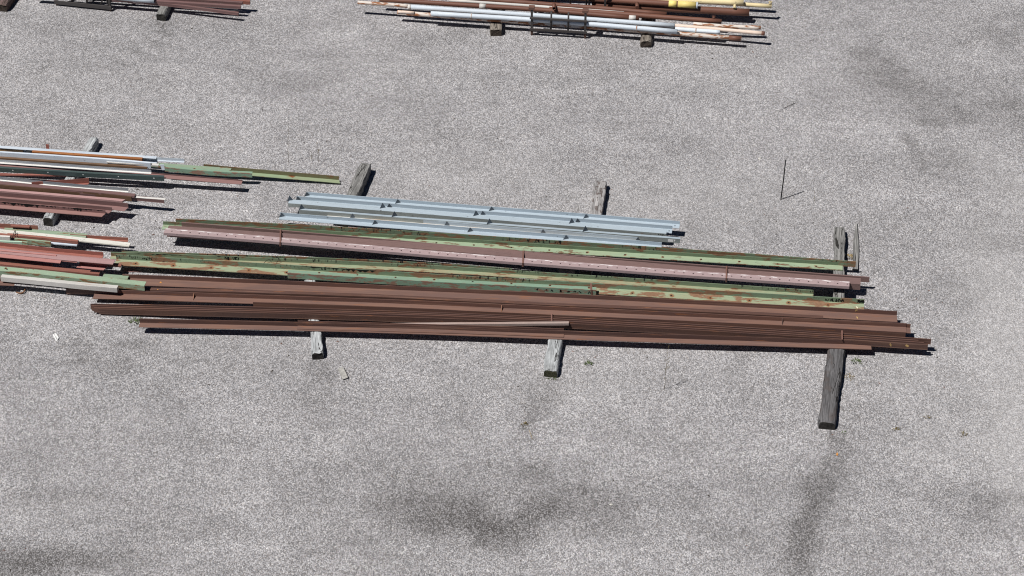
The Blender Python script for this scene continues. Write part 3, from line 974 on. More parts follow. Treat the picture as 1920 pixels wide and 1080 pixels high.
bm = bmesh.new()                                     # rotten hole of the cracked sleeper is a flat dark patch on its top
pl = at(1604, 504, .045)
pk = at(1605, 417, .045)
dv = pk - pl
lay = [(-.05, 0), (.045, 0), (.05, .35), (.046, .6), (.03, .8), (.016, 1.0), (-.004, 1.0), (-.014, .85), (-.042, .6), (-.044, .3)]
ln = dv.length
e1 = dv.normalized()
e2 = Vector((0, 0, 1)).cross(e1)
hull_prism(bm, [Vector((ln * t, -u, 0)) for u, t in lay], Vector((0, 0, .04)))
tag(mesh_obj('wooden_plank', bm, M['wood'], mat_world=Matrix(((e1.x, e2.x, 0, pl.x), (e1.y, e2.y, 0, pl.y), (0, 0, 1, .002), (0, 0, 0, 1)))),
    'thin splintered grey plank tapering to a point right of the rotten sleeper', 'plank')

# rotten hole
bm = bmesh.new()
c = at(1569, 455, .146)
r_ = random.Random(4)
ring = []
for k in range(14):
    a = 2 * math.pi * k / 14
    ring.append(bm.verts.new((math.cos(a) * .028 * r_.uniform(.6, 1.3), math.sin(a) * .19 * r_.uniform(.6, 1.1), 0)))
bm.faces.new(ring)
hole = mesh_obj('rot_hole', bm, M['endgrain'])
for o in bpy.data.objects:
    if o.name.startswith('wooden_sleeper') and 'rotten hole' in o.get('label', ''):
        hole.parent = o
        hole.matrix_world = Matrix.Translation(c + Vector((0, 0, .004)))

# ------------------------------------------------------------------ front brown bundle
GB = 'brown steel angles of the front bundle'
b1 = steel('steel_angle', 'rearmost brown angle of the front bundle, lying just below the green angles', 'steel angle', 'L', (.19, .085, .011),
           [(226, 534.5), (500, 545.5), (900, 563.5), (1300, 583.5), (1682.5, 604.6)], .15, 'brown', GB, key='b1')
b2 = steel('steel_angle', 'brown angle sticking out furthest left behind the stiffened angle of the front bundle', 'steel angle', 'F', (.075, .10, .011),
           [(125, 551.8), (320, 553.2), (500, 559.3), (700, 566), (900, 576.5), (1200, 588), (1543, 606)], [(0, .03), (.32, .155), (1, .155)], 'brown2', GB, key='b2')
b3 = steel('steel_angle', 'brown angle with three gussets in the middle of the front bundle', 'steel angle', 'L', (.15, .082, .011),
           [(174, 560.5), (320, 564.5), (500, 571), (900, 587), (1200, 600), (1400, 609.5), (1700, 624.5)], [(0, .10), (.28, .17), (1, .17)], 'brown', GB, key='b3')
steel('steel_angle', 'short brown angle end showing just past the gusseted angle of the front bundle', 'steel angle', 'L', (.15, .075, .011),
      [(1650, 622.2), (1707.5, 625.4)], .16, 'brown2', GB, n=3)
b4f = steel('steel_angle', 'topmost dark angle of the nested brown bundle, starting far right of its left ends', 'steel angle', 'V', (.10, .115, .011),
            [(475, 577.5), (700, 585), (900, 595), (1200, 608.5), (1400, 617), (1697, 634.5)], .165, 'brown2', GB)
nest = [((170.5, 579.5), 1745, 'fourth angle back in the nested brown bundle, reaching furthest right'),
        ((172.5, 582.6), 1721, 'third angle back in the nested brown bundle'),
        ((177.5, 585.8), 1731, 'second angle back in the nested brown bundle'),
        ((185.5, 589.0), 1739, 'front angle of the nested brown bundle with two yellow chalk marks')]
basep = [(185.5, 589), (500, 596.5), (700, 601.7), (900, 608.5), (1100, 617), (1400, 634), (1739, 656.2)]
nobj = []
for i, ((lx, ly), rx, lb) in enumerate(nest):
    k = 3 - i
    pts = [(lx, ly)] + [(x, y - k * 3.55) for x, y in basep[1:-1]] + [(rx, 656.2 + (rx - 1739) * .065 - k * 3.55)]
    pts = [(x, y) for x, y in pts]
    nobj.append(steel('steel_angle', lb, 'steel angle', 'V', (.10, .10, .015), pts, [(0, .035 + .008 * k), (.27, .15 + .008 * k), (1, .15 + .008 * k)], 'brown2' if i % 2 else 'brown', GB))
b6 = steel('steel_angle', 'frontmost brown angle of the front bundle, lying on the three sleeper ends', 'steel angle', 'L', (.12, .09, .011),
           [(260, 614), (500, 619), (700, 625), (900, 630.7), (1200, 641.5), (1400, 648.5), (1634, 656)], .15, 'brown', GB)
b7 = steel('steel_angle', 'shorter brown angle nested behind the frontmost angle of the front bundle', 'steel angle', 'L', (.12, .088, .011),
           [(557, 617.8), (700, 621.6), (900, 627), (1057, 633)], .162, 'brown2', GB)
steel('square_tube', 'pale worn square tube lying askew across the front brown bundle', 'tube', 'B', (.052, .042),
      [(725, 613.2), (1066.5, 610.2)], (.16, .245), 'palebar')
for x, m in ((361, 'gusset_orange'), (939, 'gusset_orange'), (1466, None)):
    gusset(b3, x, m)
    # the plate's bright tip is part of its rust
for x, yy, lb in ((1034.5, 603.5, 'narrow brown spacer strip across the nested brown bundle beside the pale tube'),
                  (1579, 637.5, 'narrow brown spacer strip across the right part of the nested brown bundle')):
    o0 = at(x, yy, .262)
    q = at(x - .4, yy - 16.5, .30)
    bm = bmesh.new()
    d = q - o0
    hull_prism(bm, [Vector((-.011, 0, 0)), Vector((.011, 0, 0)), Vector((.011, 0, .016)), Vector((-.011, 0, .016))], d)
    tag(mesh_obj('spacer_strip', bm, M['strap'], loc=o0), lb, 'strip', 'spacer strips on the brown bundle')
patch(b1, 298, .08, .13, .011, .05, 'chalk_orange', seed=3)
patch(b1, 1607, .02, .08, .011, .035, 'chalk_yellow', seed=5)
patch(b1, 1606, .03, .085, .179, .04, 'chalk_yellow', face='front', seed=6)
patch(b2, 297, .01, .03, .10, .03, 'chalk_orange', seed=7)
patch(nobj[3], 1669, .02, .09, 0, .04, 'chalk_yellow', face='front', seed=8)
patch(nobj[3], 1700, .01, .095, 0, .05, 'chalk_yellow', face='front', seed=9)
patch(b6, 905, .05, .075, .011, .02, 'chalk_pale', seed=10)

# ------------------------------------------------------------------ front green angles
GG = 'green angles behind the brown bundle'
g1 = steel('steel_angle', 'long rusty green angle with big bolt holes directly behind the brown bundle', 'steel angle', 'L', (.175, .098, .011),
           [(214, 497.6), (390, 508.4), (540, 517.4), (1120, 551.8), (1280, 561.3), (1620, 582.3)], .15, 'green', GG)
g2 = steel('steel_angle', 'green angle with yellowed flange standing behind the bolt holed green angle', 'steel angle', 'L', (.10, .085, .011),
           [(206, 486.5), (560, 499.2), (760, 507.5), (1080, 529), (1280, 542), (1525, 558.5)], .15, 'green_old', GG)
g3 = steel('steel_angle', 'tar streaked green angle edge peeking over the rear of the green row', 'steel angle', 'V', (.05, .10, .011),
           [(229, 480.2), (560, 491.2), (760, 499.2), (960, 513)], .15, 'green_old', GG)
g4 = steel('steel_channel', 'clean green box channel lying on the front of the green row', 'channel', 'F', (.085, .108, .01),
           [(539.5, 521.9), (760, 535.3), (1117.5, 554.2)], .15, 'green_box', GG)
drips(g1, 560, 640, .164, .098, .03, 21)
drips(g1, 615, 735, .164, .098, .06, 22)
drips(g1, 930, 1010, .164, .098, .045, 23)
drips(g1, 1135, 1290, .164, .095, .04, 24)
drips(g1, 1340, 1460, .164, .098, .02, 25)
drips(g2, 585, 660, .089, .085, .035, 26)
drips(g2, 250, 350, .089, .085, .02, 27)
drips(g2, 400, 450, .089, .085, .07, 28)
scribble(g1, 1548, 1583, .164, .02, .085, 9, 31)
scribble(g1, 262, 276, .164, .03, .08, 7, 32, wid=.004)
scribble(g1, 1090, 1130, .164, .03, .09, 7, 33)
scribble(g1, 1255, 1275, .164, .0, .08, 3, 34)
scribble(g2, 418, 445, .089, .01, .08, 7, 35)
scribble(g4, 1000, 1105, 0, .02, .09, 8, 36, wid=.008)
scribble(g1, 1606, 1620, .164, .03, .095, 6, 37, wid=.016)
patch(g1, 1607, .02, .08, .011, .04, 'chalk_pale', seed=15)
band('rusty band standing across the right end of the green box channel', [(1108, 531, .27), (1108.5, 542, .263), (1109, 543.5, .262), (1109.5, 554.5, .15)], 'strap', .03, group=None)
wire('wire_tie', 'bent black wire poking up from the green angles', [(495, 493, .2), (501, 487.5, .22), (506, 486.3, .22), (507, 490, .2)], .004, 'wire')
wire('wire_tie', 'black wire loop hooked over the rear edge of the green angles', [(513, 482.5, .25), (521.5, 479.8, .27), (522.5, 487, .24), (518, 494, .18)], .004, 'wire')

# ------------------------------------------------------------------ pink bundle and long green angles
GP = 'pink and brown channels of the middle bundle'
GH = 'long green angles behind the pink bundle'
h1 = steel('steel_angle', 'long clean green angle with small bolt holes just behind the pink bundle', 'steel angle', 'L', (.14, .075, .011),
           [(303, 430.4), (880, 464.3), (1300, 490.7), (1580, 507.6)], .15, 'green_clean', GH)
h2 = steel('steel_angle', 'olive green angle at the rear of the middle bundle, ending over the thin plank', 'steel angle', 'V', (.06, .11, .011),
           [(330, 420.4), (560, 431.2), (880, 450.6), (1300, 478), (1604, 501)], .15, 'green_old', GH)
p3 = steel('steel_channel', 'lower brown channel under the pink holed channel', 'channel', 'C', (.17, .115, .011),
           [(313, 444), (500, 457.2), (720, 472), (900, 487.3), (1300, 521.7), (1612.5, 543.8)], .15, 'mauvebrown', GP)
steel('flat_bar', 'thin brown flat bar edge showing between the pink channel and the lower channel', 'flat bar', 'B', (.05, .03),
      [(325, 442.6), (500, 455.2), (720, 469.7), (900, 485), (1300, 519.2), (1590, 539.8)], .185, 'mauve', GP)
p2 = steel('steel_channel', 'faded pink channel with a row of small holes along its top', 'channel', 'C', (.138, .05, .009),
           [(307, 441), (490, 455.5), (880, 489.6), (1300, 521.6), (1592, 541.8)], .262, 'pink', GP)
p1 = steel('steel_channel', 'brown channel lying upright behind the pink holed channel', 'channel', 'F', (.022, .10, .01),
           [(341, 426.6), (490, 438), (700, 456.8), (880, 474), (1300, 505.4), (1629.5, 529.6)], .165, 'mauvebrown', GP)
for x, y, lb in ((526, 433, 'left steel band across the pink holed channel'),
                 (981, 467.5, 'middle steel band across the pink holed channel'),
                 (1362.5, 498.5, 'right steel band across the pink holed channel')):
    yb = sample(p2.pts, x)
    yp1 = sample(p1.pts, x)
    band(lb, [(x + .3, yp1 - 11.5, .28), (x, yp1 - 10.0, .277), (x - .3, yb - 13.6, .33), (x - .6, yb - 4.4, .317), (x - .9, yb + .6, .262), (x - 1.2, yb + 3.2, .235)], 'strap', .026)

# ------------------------------------------------------------------ blue grey angles
GY = 'blue grey angles with stiffeners'
zg = .2
y1 = steel('steel_angle', 'rearmost blue grey angle with stiffeners, reaching furthest right at the back', 'steel angle', 'L', (.125, .068, .009),
           [(572, 373.3), (1273.5, 428.8)], zg, 'grey', GY)
y2 = steel('steel_angle', 'second blue grey angle from the back with tall triangular stiffeners', 'steel angle', 'L', (.125, .075, .009),
           [(553.5, 382), (1259.5, 438)], zg, 'grey', GY)
y3 = steel('steel_angle', 'third blue grey angle from the back, flange up and weathered front face', 'steel angle', 'F', (.12, .072, .009),
           [(540.5, 387.6), (1249, 444.8)], zg + .012, 'greyold', GY)
y4 = steel('steel_angle', 'weathered grey angle with a white sticker at its right end', 'steel angle', 'F', (.05, .085, .009),
           [(560.5, 401), (1275, 456.2)], zg, 'greyold', GY)
y5 = steel('steel_angle', 'short blue grey angle with orange stained flange in front of the weathered one', 'steel angle', 'L', (.075, .075, .009),
           [(612.5, 408.6), (1195.5, 456.4)], zg, 'grey_orange', GY)
y6 = steel('steel_angle', 'frontmost blue grey angle with stiffeners, beside the green angles', 'steel angle', 'L', (.115, .072, .009),
           [(523, 412), (1239.5, 468.3)], zg, 'grey', GY)
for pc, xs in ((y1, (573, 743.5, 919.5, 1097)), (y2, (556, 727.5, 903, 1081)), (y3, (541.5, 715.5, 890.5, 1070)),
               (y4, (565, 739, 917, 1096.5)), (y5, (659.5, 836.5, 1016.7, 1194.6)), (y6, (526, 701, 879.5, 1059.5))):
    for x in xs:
        gusset(pc, x, 'shaded_grey_plate', .004, 1.08, .86, .075 if pc.kind == 'L' else .06)
bm = bmesh.new()
p = local_at(y4, 1259)
for (u0, u1, w0, w1) in ((-.06, .03, .016, .062), (.04, .062, .03, .062)):
    box(bm, p.x + u0, p.x + u1, p.y - .003, p.y - .0005, p.z + w0, p.z + w1)
mesh_obj('sticker', bm, M['paper'], parent=y4.o)
for pc, xs in ((y1, (1265,)), (y2, (1254,))):
    for x in xs:
        p = local_at(pc, x)
        bm = bmesh.new()
        tube(bm, [p + Vector((0, .06, .0092)), p + Vector((0, .06, .0105))], .012, 10)
        mesh_obj('drill_hole', bm, M['ink'], parent=pc.o)
scribble(y3, 1233, 1245, 0, .03, .06, 5, 44, wid=.003)

# ------------------------------------------------------------------ upper left stack
GA = 'profiles of the upper left stack'
X0 = -170
steel('steel_channel', 'white topped channel along the rear of the upper left stack', 'channel', 'S', (.075, .10, .007),
      extend([(0, 286.5), (200, 300.3), (293.5, 306.6)], X0), .25, 'paleblue', GA)
steel('square_tube', 'tan rusty tube end lying in the rear channel at the left edge', 'tube', 'B', (.06, .075), extend([(0, 286.5), (43.5, 288.2)], X0), .24, 'tan', GA, n=4)
bm = bmesh.new()
pp = at(56, 289.5, .24)
tube(bm, [Vector((0, 0, 0)), Vector((0, .01, .03)), Vector((0, .015, .075))], [.05, .048, .06], 16)
tag(mesh_obj('rubber_plug', bm, M['plug'], loc=pp), 'dark grey rubber plug between the tan tube and the orange bar', 'plug')
steel('flat_bar', 'orange rusted bar lying between the two white channels of the upper left stack', 'flat bar', 'B', (.06, .05), [(60, 289.6), (266.5, 303.2)], .31, 'orange', GA, n=6)
steel('steel_channel', 'white edged blue grey channel in the middle of the upper left stack', 'channel', 'F', (.04, .10, .007),
      extend([(0, 294.6), (200, 307.8), (283, 315)], X0), .27, 'paleblue', GA)
steel('steel_angle', 'white angle end reaching slightly past the blue grey channel', 'steel angle', 'B', (.06, .02), [(200, 305.5), (297, 312.2)], .31, 'white', GA, n=4)
bm = bmesh.new()
pp = at(306, 319, .24)
hull_prism(bm, [Vector((-.02, 0, 0)), Vector((.028, 0, 0)), Vector((.02, .02, .10)), Vector((-.05, .02, .10))], Vector((0, .008, 0)))
tag(mesh_obj('metal_flap', bm, M['paleblue'], loc=pp), 'small tilted white metal flap at the end of the white angle', 'flap')
steel('steel_angle', 'dark olive bar shaded under the blue grey channel', 'flat bar', 'B', (.05, .035), extend([(0, 299.2), (200, 313.2), (276, 317)], X0), .255, 'olivebrown', GA)
steel('steel_angle', 'cream and grey angle in front of the blue grey channel', 'steel angle', 'L', (.042, .06, .007),
      extend([(0, 306.8), (200, 321), (283, 326.5)], X0), .31, 'galv', GA)
steel('steel_angle', 'long mauve angle with a white tip in the upper left stack', 'steel angle', 'L', (.11, .03, .008),
      extend([(0, 312), (200, 325.5), (308, 335), (452.5, 346.4)], X0), (.305, .2), 'mauve', GA)
steel('steel_channel', 'dark green profile with white rivets along the front of the upper left stack', 'channel', 'F', (.05, .085, .008),
      extend([(0, 322.5), (200, 334.8), (308, 339.6)], X0), .2, 'darkgreen', GA)
steel('flat_bar', 'thin red bar below the dark green profile at the left edge', 'flat bar', 'B', (.03, .03), extend([(0, 329.5), (125, 331)], X0), (.19, .17), 'red', GA)
steel('steel_angle', 'grey blue angle end lying behind the green angles of the upper left stack', 'steel angle', 'L', (.04, .06, .007), [(180, 296), (345, 305.5)], .2, 'paleblue', GA, n=5)
steel('steel_angle', 'short green angle with rust patches behind the longer green ones', 'steel angle', 'B', (.10, .03), [(267, 312), (380, 320), (432, 323.5)], .2, 'green_pale', GA, n=5)
steel('steel_channel', 'green channel with a bare front face in the upper left stack', 'channel', 'F', (.06, .085, .008), [(309, 321.5), (390, 329), (473, 333)], (.21, .17), 'green_box', GA, n=6)
a12 = steel('steel_angle', 'slender green angle drooping to the ground right of the upper left stack', 'steel angle', 'L', (.10, .085, .008),
            [(380, 321), (473, 330.2), (560, 337.5), (638, 344.2)], (.15, .035), 'green_olive', GA, cut=(0, -.4))
steel('steel_angle', 'short red bracket standing up behind the white topped channel', 'bracket', 'L', (.05, .10, .008), [(85.5, 282), (91, 282.4)], .2, 'red', GA, n=2)
steel('steel_angle', 'short red angle lying aslant across the long slanting sleeper', 'steel angle', 'L', (.05, .10, .009), [(60, 353.5), (92, 351), (165, 346.5)], (.2, .2), 'red', GA, n=5, cut=(0, .5))

GBs = 'mauve profiles of the second left stack'
steel('sheet_profile', 'shiny galvanised sheet profile curving along the back of the mauve stack', 'sheet profile', 'L', (.03, .07, .005),
      extend([(0, 339.5), (60, 345), (120, 351.6), (180, 356.2), (240, 361)], X0), .24, 'galv', GBs)
steel('steel_angle', 'white topped mauve angle reaching furthest right of the mauve stack', 'steel angle', 'F', (.065, .06, .007), [(150, 368.2), (256, 376.2), (308, 381.2)], .2, 'mauve', GBs, n=6)
steel('flat_bar', 'white strip lying on the longest mauve angle of the second left stack', 'flat bar', 'B', (.045, .006), [(240, 369.7), (309.5, 375.2)], .262, 'white', GBs, n=4)
steel('steel_channel', 'mauve channel over an olive rusted face in the second left stack', 'channel', 'B', (.085, .03), extend([(0, 347.8), (200, 365.2), (252, 371)], X0), .275, 'mauve', GBs)
steel('steel_channel', 'olive brown rusted channel face below the mauve top in the second left stack', 'channel', 'F', (.05, .09, .008), extend([(0, 355), (200, 371.5), (247, 377.5)], X0), .205, 'olivebrown', GBs)
steel('steel_angle', 'narrow pale mauve angle with a pointed end in the second left stack', 'steel angle', 'B', (.065, .03), extend([(0, 360.6), (200, 377.2), (229.5, 380)], X0), .21, 'rosepink', GBs, cut=(0, .55))
q4 = steel('steel_angle', 'wide dull mauve angle with a slanting lit end in the second left stack', 'steel angle', 'L', (.12, .09, .008),
           extend([(0, 376), (200, 392.6), (233, 396.4)], X0), .19, 'mauve', GBs, cut=(0, .35))
q5 = steel('steel_angle', 'mauve angle with a thin lit edge, second from the front of its stack', 'steel angle', 'L', (.085, .075, .008),
           extend([(0, 383), (200, 399.6), (204.5, 400.4)], X0), .185, 'mauve', GBs, cut=(0, .35))
q6 = steel('steel_angle', 'tar smeared mauve angle at the front of the second left stack', 'steel angle', 'L', (.105, .075, .008),
           extend([(0, 391), (100, 399.5), (191, 407)], X0), .18, 'mauve_tar', GBs, cut=(0, .35))
drips(q6, -60, 108, .096, .075, .07, 51, 34)
drips(q6, 126, 190, .096, .075, .07, 52, 40)

# ------------------------------------------------------------------ third left stack
GC = 'scrap profiles of the third left stack'
zc = .15
steel('steel_angle', 'red brown angle along the back of the third left stack', 'steel angle', 'L', (.03, .085, .008), extend([(0, 428.5), (71, 432.5)], X0), .2, 'redbrown', GC, n=5)
steel('flat_bar', 'short red plate resting behind the red brown angle of the third left stack', 'flat bar', 'B', (.05, .02), [(20, 425.5), (55, 428)], .26, 'redbrown', GC, n=3)
steel('steel_angle', 'pale green angle with a brown lower edge in the third left stack', 'steel angle', 'L', (.12, .012, .008), [(5, 434.5), (77, 440), (160, 447)], .2, 'green_pale', GC, n=6)
steel('steel_angle', 'red brown angle reaching right past the pale green one in the third left stack', 'steel angle', 'L', (.045, .06, .008), [(131, 447.2), (160, 449), (239.5, 454)], .16, 'redbrown', GC, n=5)
pw = steel('steel_angle', 'thick white angle with peeling paint in the third left stack', 'steel angle', 'B', (.105, .02), extend([(0, 438.6), (100, 448.2), (242, 463.8)], X0), (.225, .18), 'peel', GC)
steel('flat_bar', 'brown rusted bar under the peeling white angle', 'flat bar', 'B', (.05, .055), [(-40, 442.5), (28, 446), (146, 457.8)], .17, 'redbrown', GC, n=6)
steel('square_tube', 'white box section end at the left edge below the peeling angle', 'tube', 'B', (.075, .07), extend([(0, 450), (19, 451)], X0), .14, 'white', GC, n=3)
steel('square_tube', 'green box section with a light top edge in the third left stack', 'tube', 'B', (.035, .09), [(28, 456.2), (60, 459), (95.5, 462.6)], .13, 'green_pale', GC, n=4)
steel('flat_bar', 'light blue strip end showing right of the green box section', 'flat bar', 'B', (.06, .02), [(90, 457.8), (144, 462)], .14, 'paleblue', GC, n=3)
steel('square_tube', 'mint green box section in front of the third left stack', 'tube', 'B', (.03, .09), extend([(0, 460.6), (42, 462.3)], X0), .13, 'mint', GC, n=4)
steel('square_tube', 'small square green block beside the mint box section', 'tube', 'B', (.03, .09), [(42.5, 462.2), (52.5, 463.2)], .13, 'green_pale', GC, n=2)
wire('wire_tie', 'rusty wire loop tied round the peeling white angle', [(23, 448, .17), (25, 440, .26), (27.5, 432.5, .28), (30, 432.5, .28), (28, 440, .27)], .006, 'wire')

# ------------------------------------------------------------------ lowest left stack
GD = 'red and green scrap of the lowest left stack'
steel('steel_angle', 'red oxide angle along the back of the lowest left stack', 'steel angle', 'L', (.10, .075, .008), extend([(0, 468), (100, 479), (191, 486.2)], X0), .26, 'red', GD)
steel('flat_bar', 'thin salmon strip with a square end on the red oxide angle', 'flat bar', 'B', (.03, .012), extend([(0, 471), (105.5, 480.5)], X0), .30, 'salmon', GD)
steel('steel_angle', 'rose pink angle reaching furthest right of the red scrap', 'steel angle', 'L', (.14, .012, .008), extend([(0, 475.5), (100, 486.5), (211.5, 496.5)], X0), .29, 'rosepink', GD)
steel('steel_angle', 'salmon angle with a square end in the lowest left stack', 'steel angle', 'L', (.13, .012, .008), extend([(0, 482.8), (112.5, 494.2)], X0), .28, 'salmon', GD)
steel('steel_angle', 'second salmon angle end just right of the square ended one', 'steel angle', 'L', (.13, .012, .008), [(60, 484), (144, 493)], .27, 'salmon', GD, n=4)
steel('flat_bar', 'red brown bar end poking out under the rose pink angle', 'flat bar', 'B', (.07, .03), [(150, 496), (201, 499.5), (227, 501.5)], .17, 'redbrown', GD, n=4)
steel('steel_angle', 'bright salmon angle with a slanted end over the black gap', 'steel angle', 'L', (.11, .07, .008), [(143, 502), (194, 507.2)], .17, 'salmon', GD, n=3, cut=(.25, .3))
steel('steel_angle', 'bent mauve angle sagging over the brown bars at the left edge', 'steel angle', 'B', (.06, .03), extend([(0, 489), (40, 494.6), (97, 501.8)], X0), .15, 'mauve', GD, n=6)
steel('steel_angle', 'brown angle lying under the bent mauve angle at the left edge', 'steel angle', 'B', (.07, .04), extend([(0, 499), (100, 509), (168, 515)], X0), .13, 'redbrown', GD, n=6)
steel('flat_bar', 'long red brown bar just behind the pale green strips', 'flat bar', 'B', (.05, .04), [(80, 508), (186, 518)], .14, 'redbrown', GD, n=4)
steel('flat_bar', 'thin mauve bar lying on the long green angle', 'flat bar', 'B', (.045, .03), extend([(0, 504), (100, 515.5), (174, 523.5)], X0), .175, 'mauve', GD, n=6)
steel('flat_bar', 'pale green strip with a dark notch lying over the brown angle', 'flat bar', 'B', (.10, .02), [(192, 521.8), (239, 525.4)], .19, 'green_pale', GD, n=3)
steel('flat_bar', 'pale green strip end tucked under the notched strip', 'flat bar', 'B', (.085, .02), [(160, 524.5), (225.5, 531)], .175, 'green_pale', GD, n=3)
d9 = steel('steel_angle', 'long smooth green angle slanting across the lowest left stack', 'steel angle', 'F', (.12, .10, .009),
           extend([(0, 517), (100, 526), (160, 533.5), (271.5, 545.5)], X0), .2, 'green_pale', GD)
steel('square_tube', 'white tube with rusty underside along the front of the lowest left stack', 'tube', 'B', (.08, .085), [(2, 527.5), (100, 537), (160, 543.2), (220, 548.5)], .2, 'white', GD)
steel('steel_angle', 'short brown angle end at the left edge below the white tube', 'steel angle', 'L', (.115, .105, .01), extend([(0, 535.2), (26, 536.5)], X0), .15, 'brown', GD, n=4)
wire('wire_tie', 'rusty wire twisted round the long smooth green angle', [(7, 514, .2), (9, 503, .31), (11.5, 501.5, .33), (12.5, 505, .31)], .009, 'wire_rust')
wire('wire_hook', 'bent rusty hook lying on the ground below the white tube', [(31, 548, .01), (36, 550, .02), (43, 549, .03), (47, 544.5, .04), (46, 541, .03)], .012, 'wire_rust', 'hook')
bm = bmesh.new()
hull_prism(bm, [Vector((0, 0, 0)), Vector((.30, -.01, 0)), Vector((.12, .10, .0)), Vector((0, .09, 0))], Vector((0, 0, .012)))
tag(mesh_obj('metal_scrap', bm, M['mauve'], loc=at(232, 510, .006)), 'flat mauve metal scrap on the ground beside the lowest left stack', 'scrap')

# ------------------------------------------------------------------ pipes at the top
GQ = 'pipes of the rack at the top'
PW = 'pipewhite'
pipe('steel_pipe', 'rusty pipe with flaking white paint sticking out left of the upper blue white pipe', 'pipe', [(671, 4.5), (768, 11.5)], .28, .037, 'piperust', GQ)
pipe('steel_pipe', 'upper blue white pipe with a pale collar at its left end', 'pipe', [(765, 12.8), (1000, 28.6), (1265, 48)], .28, .046, PW, GQ,
     welds=((768, .055, 'white', 'collar'),))
pipe('steel_pipe', 'thin white pipe rusting orange toward its brown capped right tip', 'pipe', [(1235, 45.5), (1350, 55.3), (1434, 63)], .275, .038, 'pipelightrust', GQ,
     welds=((1431, .06, 'pipebrown', 'end_cap'),))
pipe('steel_pipe', 'lower blue white pipe with rusty weld rings, in front', 'pipe', [(808, 25.3), (1000, 37), (1140, 48), (1270, 59.2)], .292, .046, PW, GQ,
     welds=((884, .02, 'piperust', 'weld_ring'), (1194, .02, 'piperust', 'weld_ring')))
pipe('steel_pipe', 'short blue white pipe right of the lower one, with a weld ring', 'pipe', [(1266, 54.3), (1350, 60.6)], .245, .042, PW, GQ,
     welds=((1305, .018, 'piperust', 'weld_ring'),))
pipe('steel_pipe', 'lowest rusty pipe in front, its right end red brown', 'pipe', [(745, 23.5), (884, 34), (1000, 42.5), (1280, 63.6), (1390, 72.6)], .205, .043, 'piperust', GQ,
     welds=((1378, .22, 'pipebrown', 'bare_end'),))
pipe('steel_pipe', 'white topped rusty pipe stub beside the lowest pipe at its left end', 'pipe', [(746, 21.8), (777, 24)], .24, .03, 'pipelightrust', GQ, n=3)
p7 = pipe('steel_pipe', 'brown pipe with torn white wrapping behind the upper blue white pipe', 'pipe', [(712, -1), (900, 11.5), (1000, 17), (1198, 34.5)], .26, .046, 'pipebrown', GQ,
          welds=((1186, .13, 'white', 'wrapping'), (905, .12, 'white', 'wrapping')))
pipe('steel_pipe', 'thin white pipe squeezed between two brown pipes', 'pipe', [(842, .5), (1000, 11.3), (1140, 21.8), (1170, 24)], .29, .028, 'white', GQ)
p9 = pipe('steel_pipe', 'rear brown pipe ending just above the long brown pipe with the stub', 'pipe', [(850, -5), (1000, 5.8), (1140, 16.5), (1250, 26.5)], .31, .044, 'pipebrown', GQ)
p10 = pipe('steel_pipe', 'long brown pipe with a small upright stub near its right end', 'pipe', [(1030, 17), (1150, 25), (1250, 32.8), (1353, 40.4)], .27, .048, 'pipebrown', GQ)
stub(p10, 1338, (0, .55, .85), .05, .03, 'pipebrown')
pipe('steel_pipe', 'short rusty pipe with a white flaked tip behind the orange rusting pipe', 'pipe', [(1300, 45), (1353, 49.3), (1426.5, 52)], .25, .04, 'piperust', GQ)
p12 = pipe('steel_pipe', 'brown pipe ending in two yellow sleeves with a grey cap', 'pipe', [(960, -13), (1120, -1), (1253, 6.8), (1309, 10)], .36, .058, 'pipebrown', GQ)
for a, b, m, nm in ((1254, 1268.5, 'yellow', 'sleeve'), (1271, 1304.5, 'yellow', 'sleeve'), (1305.5, 1309.5, 'paleblue', 'end_cap')):
    A = local_at(p12, a)
    B = local_at(p12, b)
    bm = bmesh.new()
    tube(bm, [A, B], .062, 22)
    mesh_obj(nm, bm, M[m], parent=p12.o)
p13 = pipe('steel_pipe', 'thick brown pipe under the pale yellow pipe, open at its right end', 'pipe', [(1110, 8), (1250, 15.5), (1405, 23.5)], .235, .072, 'pipebrown', GQ)
p14 = pipe('steel_pipe', 'thick pale yellow pipe with a short branch near its right end', 'pipe', [(1130, -8), (1250, -.5), (1394, 5)], .40, .062, 'paleyellow', GQ)
stub(p14, 1378, (0, -.75, -.45), .07, .028, 'paleyellow', 'branch')
p15 = pipe('steel_pipe', 'slim pale yellow pipe reaching furthest right with an upturned end', 'pipe', [(1180, -4), (1395, 8.2), (1447, 11.5)], .33, .04, 'paleyellow', GQ)
stub(p15, 1444, (0, .2, 1), .05, .03, 'paleyellow', 'upturned_end')
pipe('steel_pipe', 'brown pipe just outside the top of the picture behind the yellow pipes', 'pipe', [(900, -36), (1250, -14), (1440, -3.5)], .36, .05, 'pipebrown', GQ)
pipe('steel_pipe', 'dark pipe at the very top behind the dark rack', 'pipe', [(700, -26), (1000, -16), (1200, -11)], .25, .05, 'pipebrown', GQ)
pipe('steel_pipe', 'small pipe end pointing at the viewer beside the dark rack', 'pipe end', [(1039, 15.8), (1039.4, 11)], .325, .032, 'pipebrown', None, n=2) if False else None
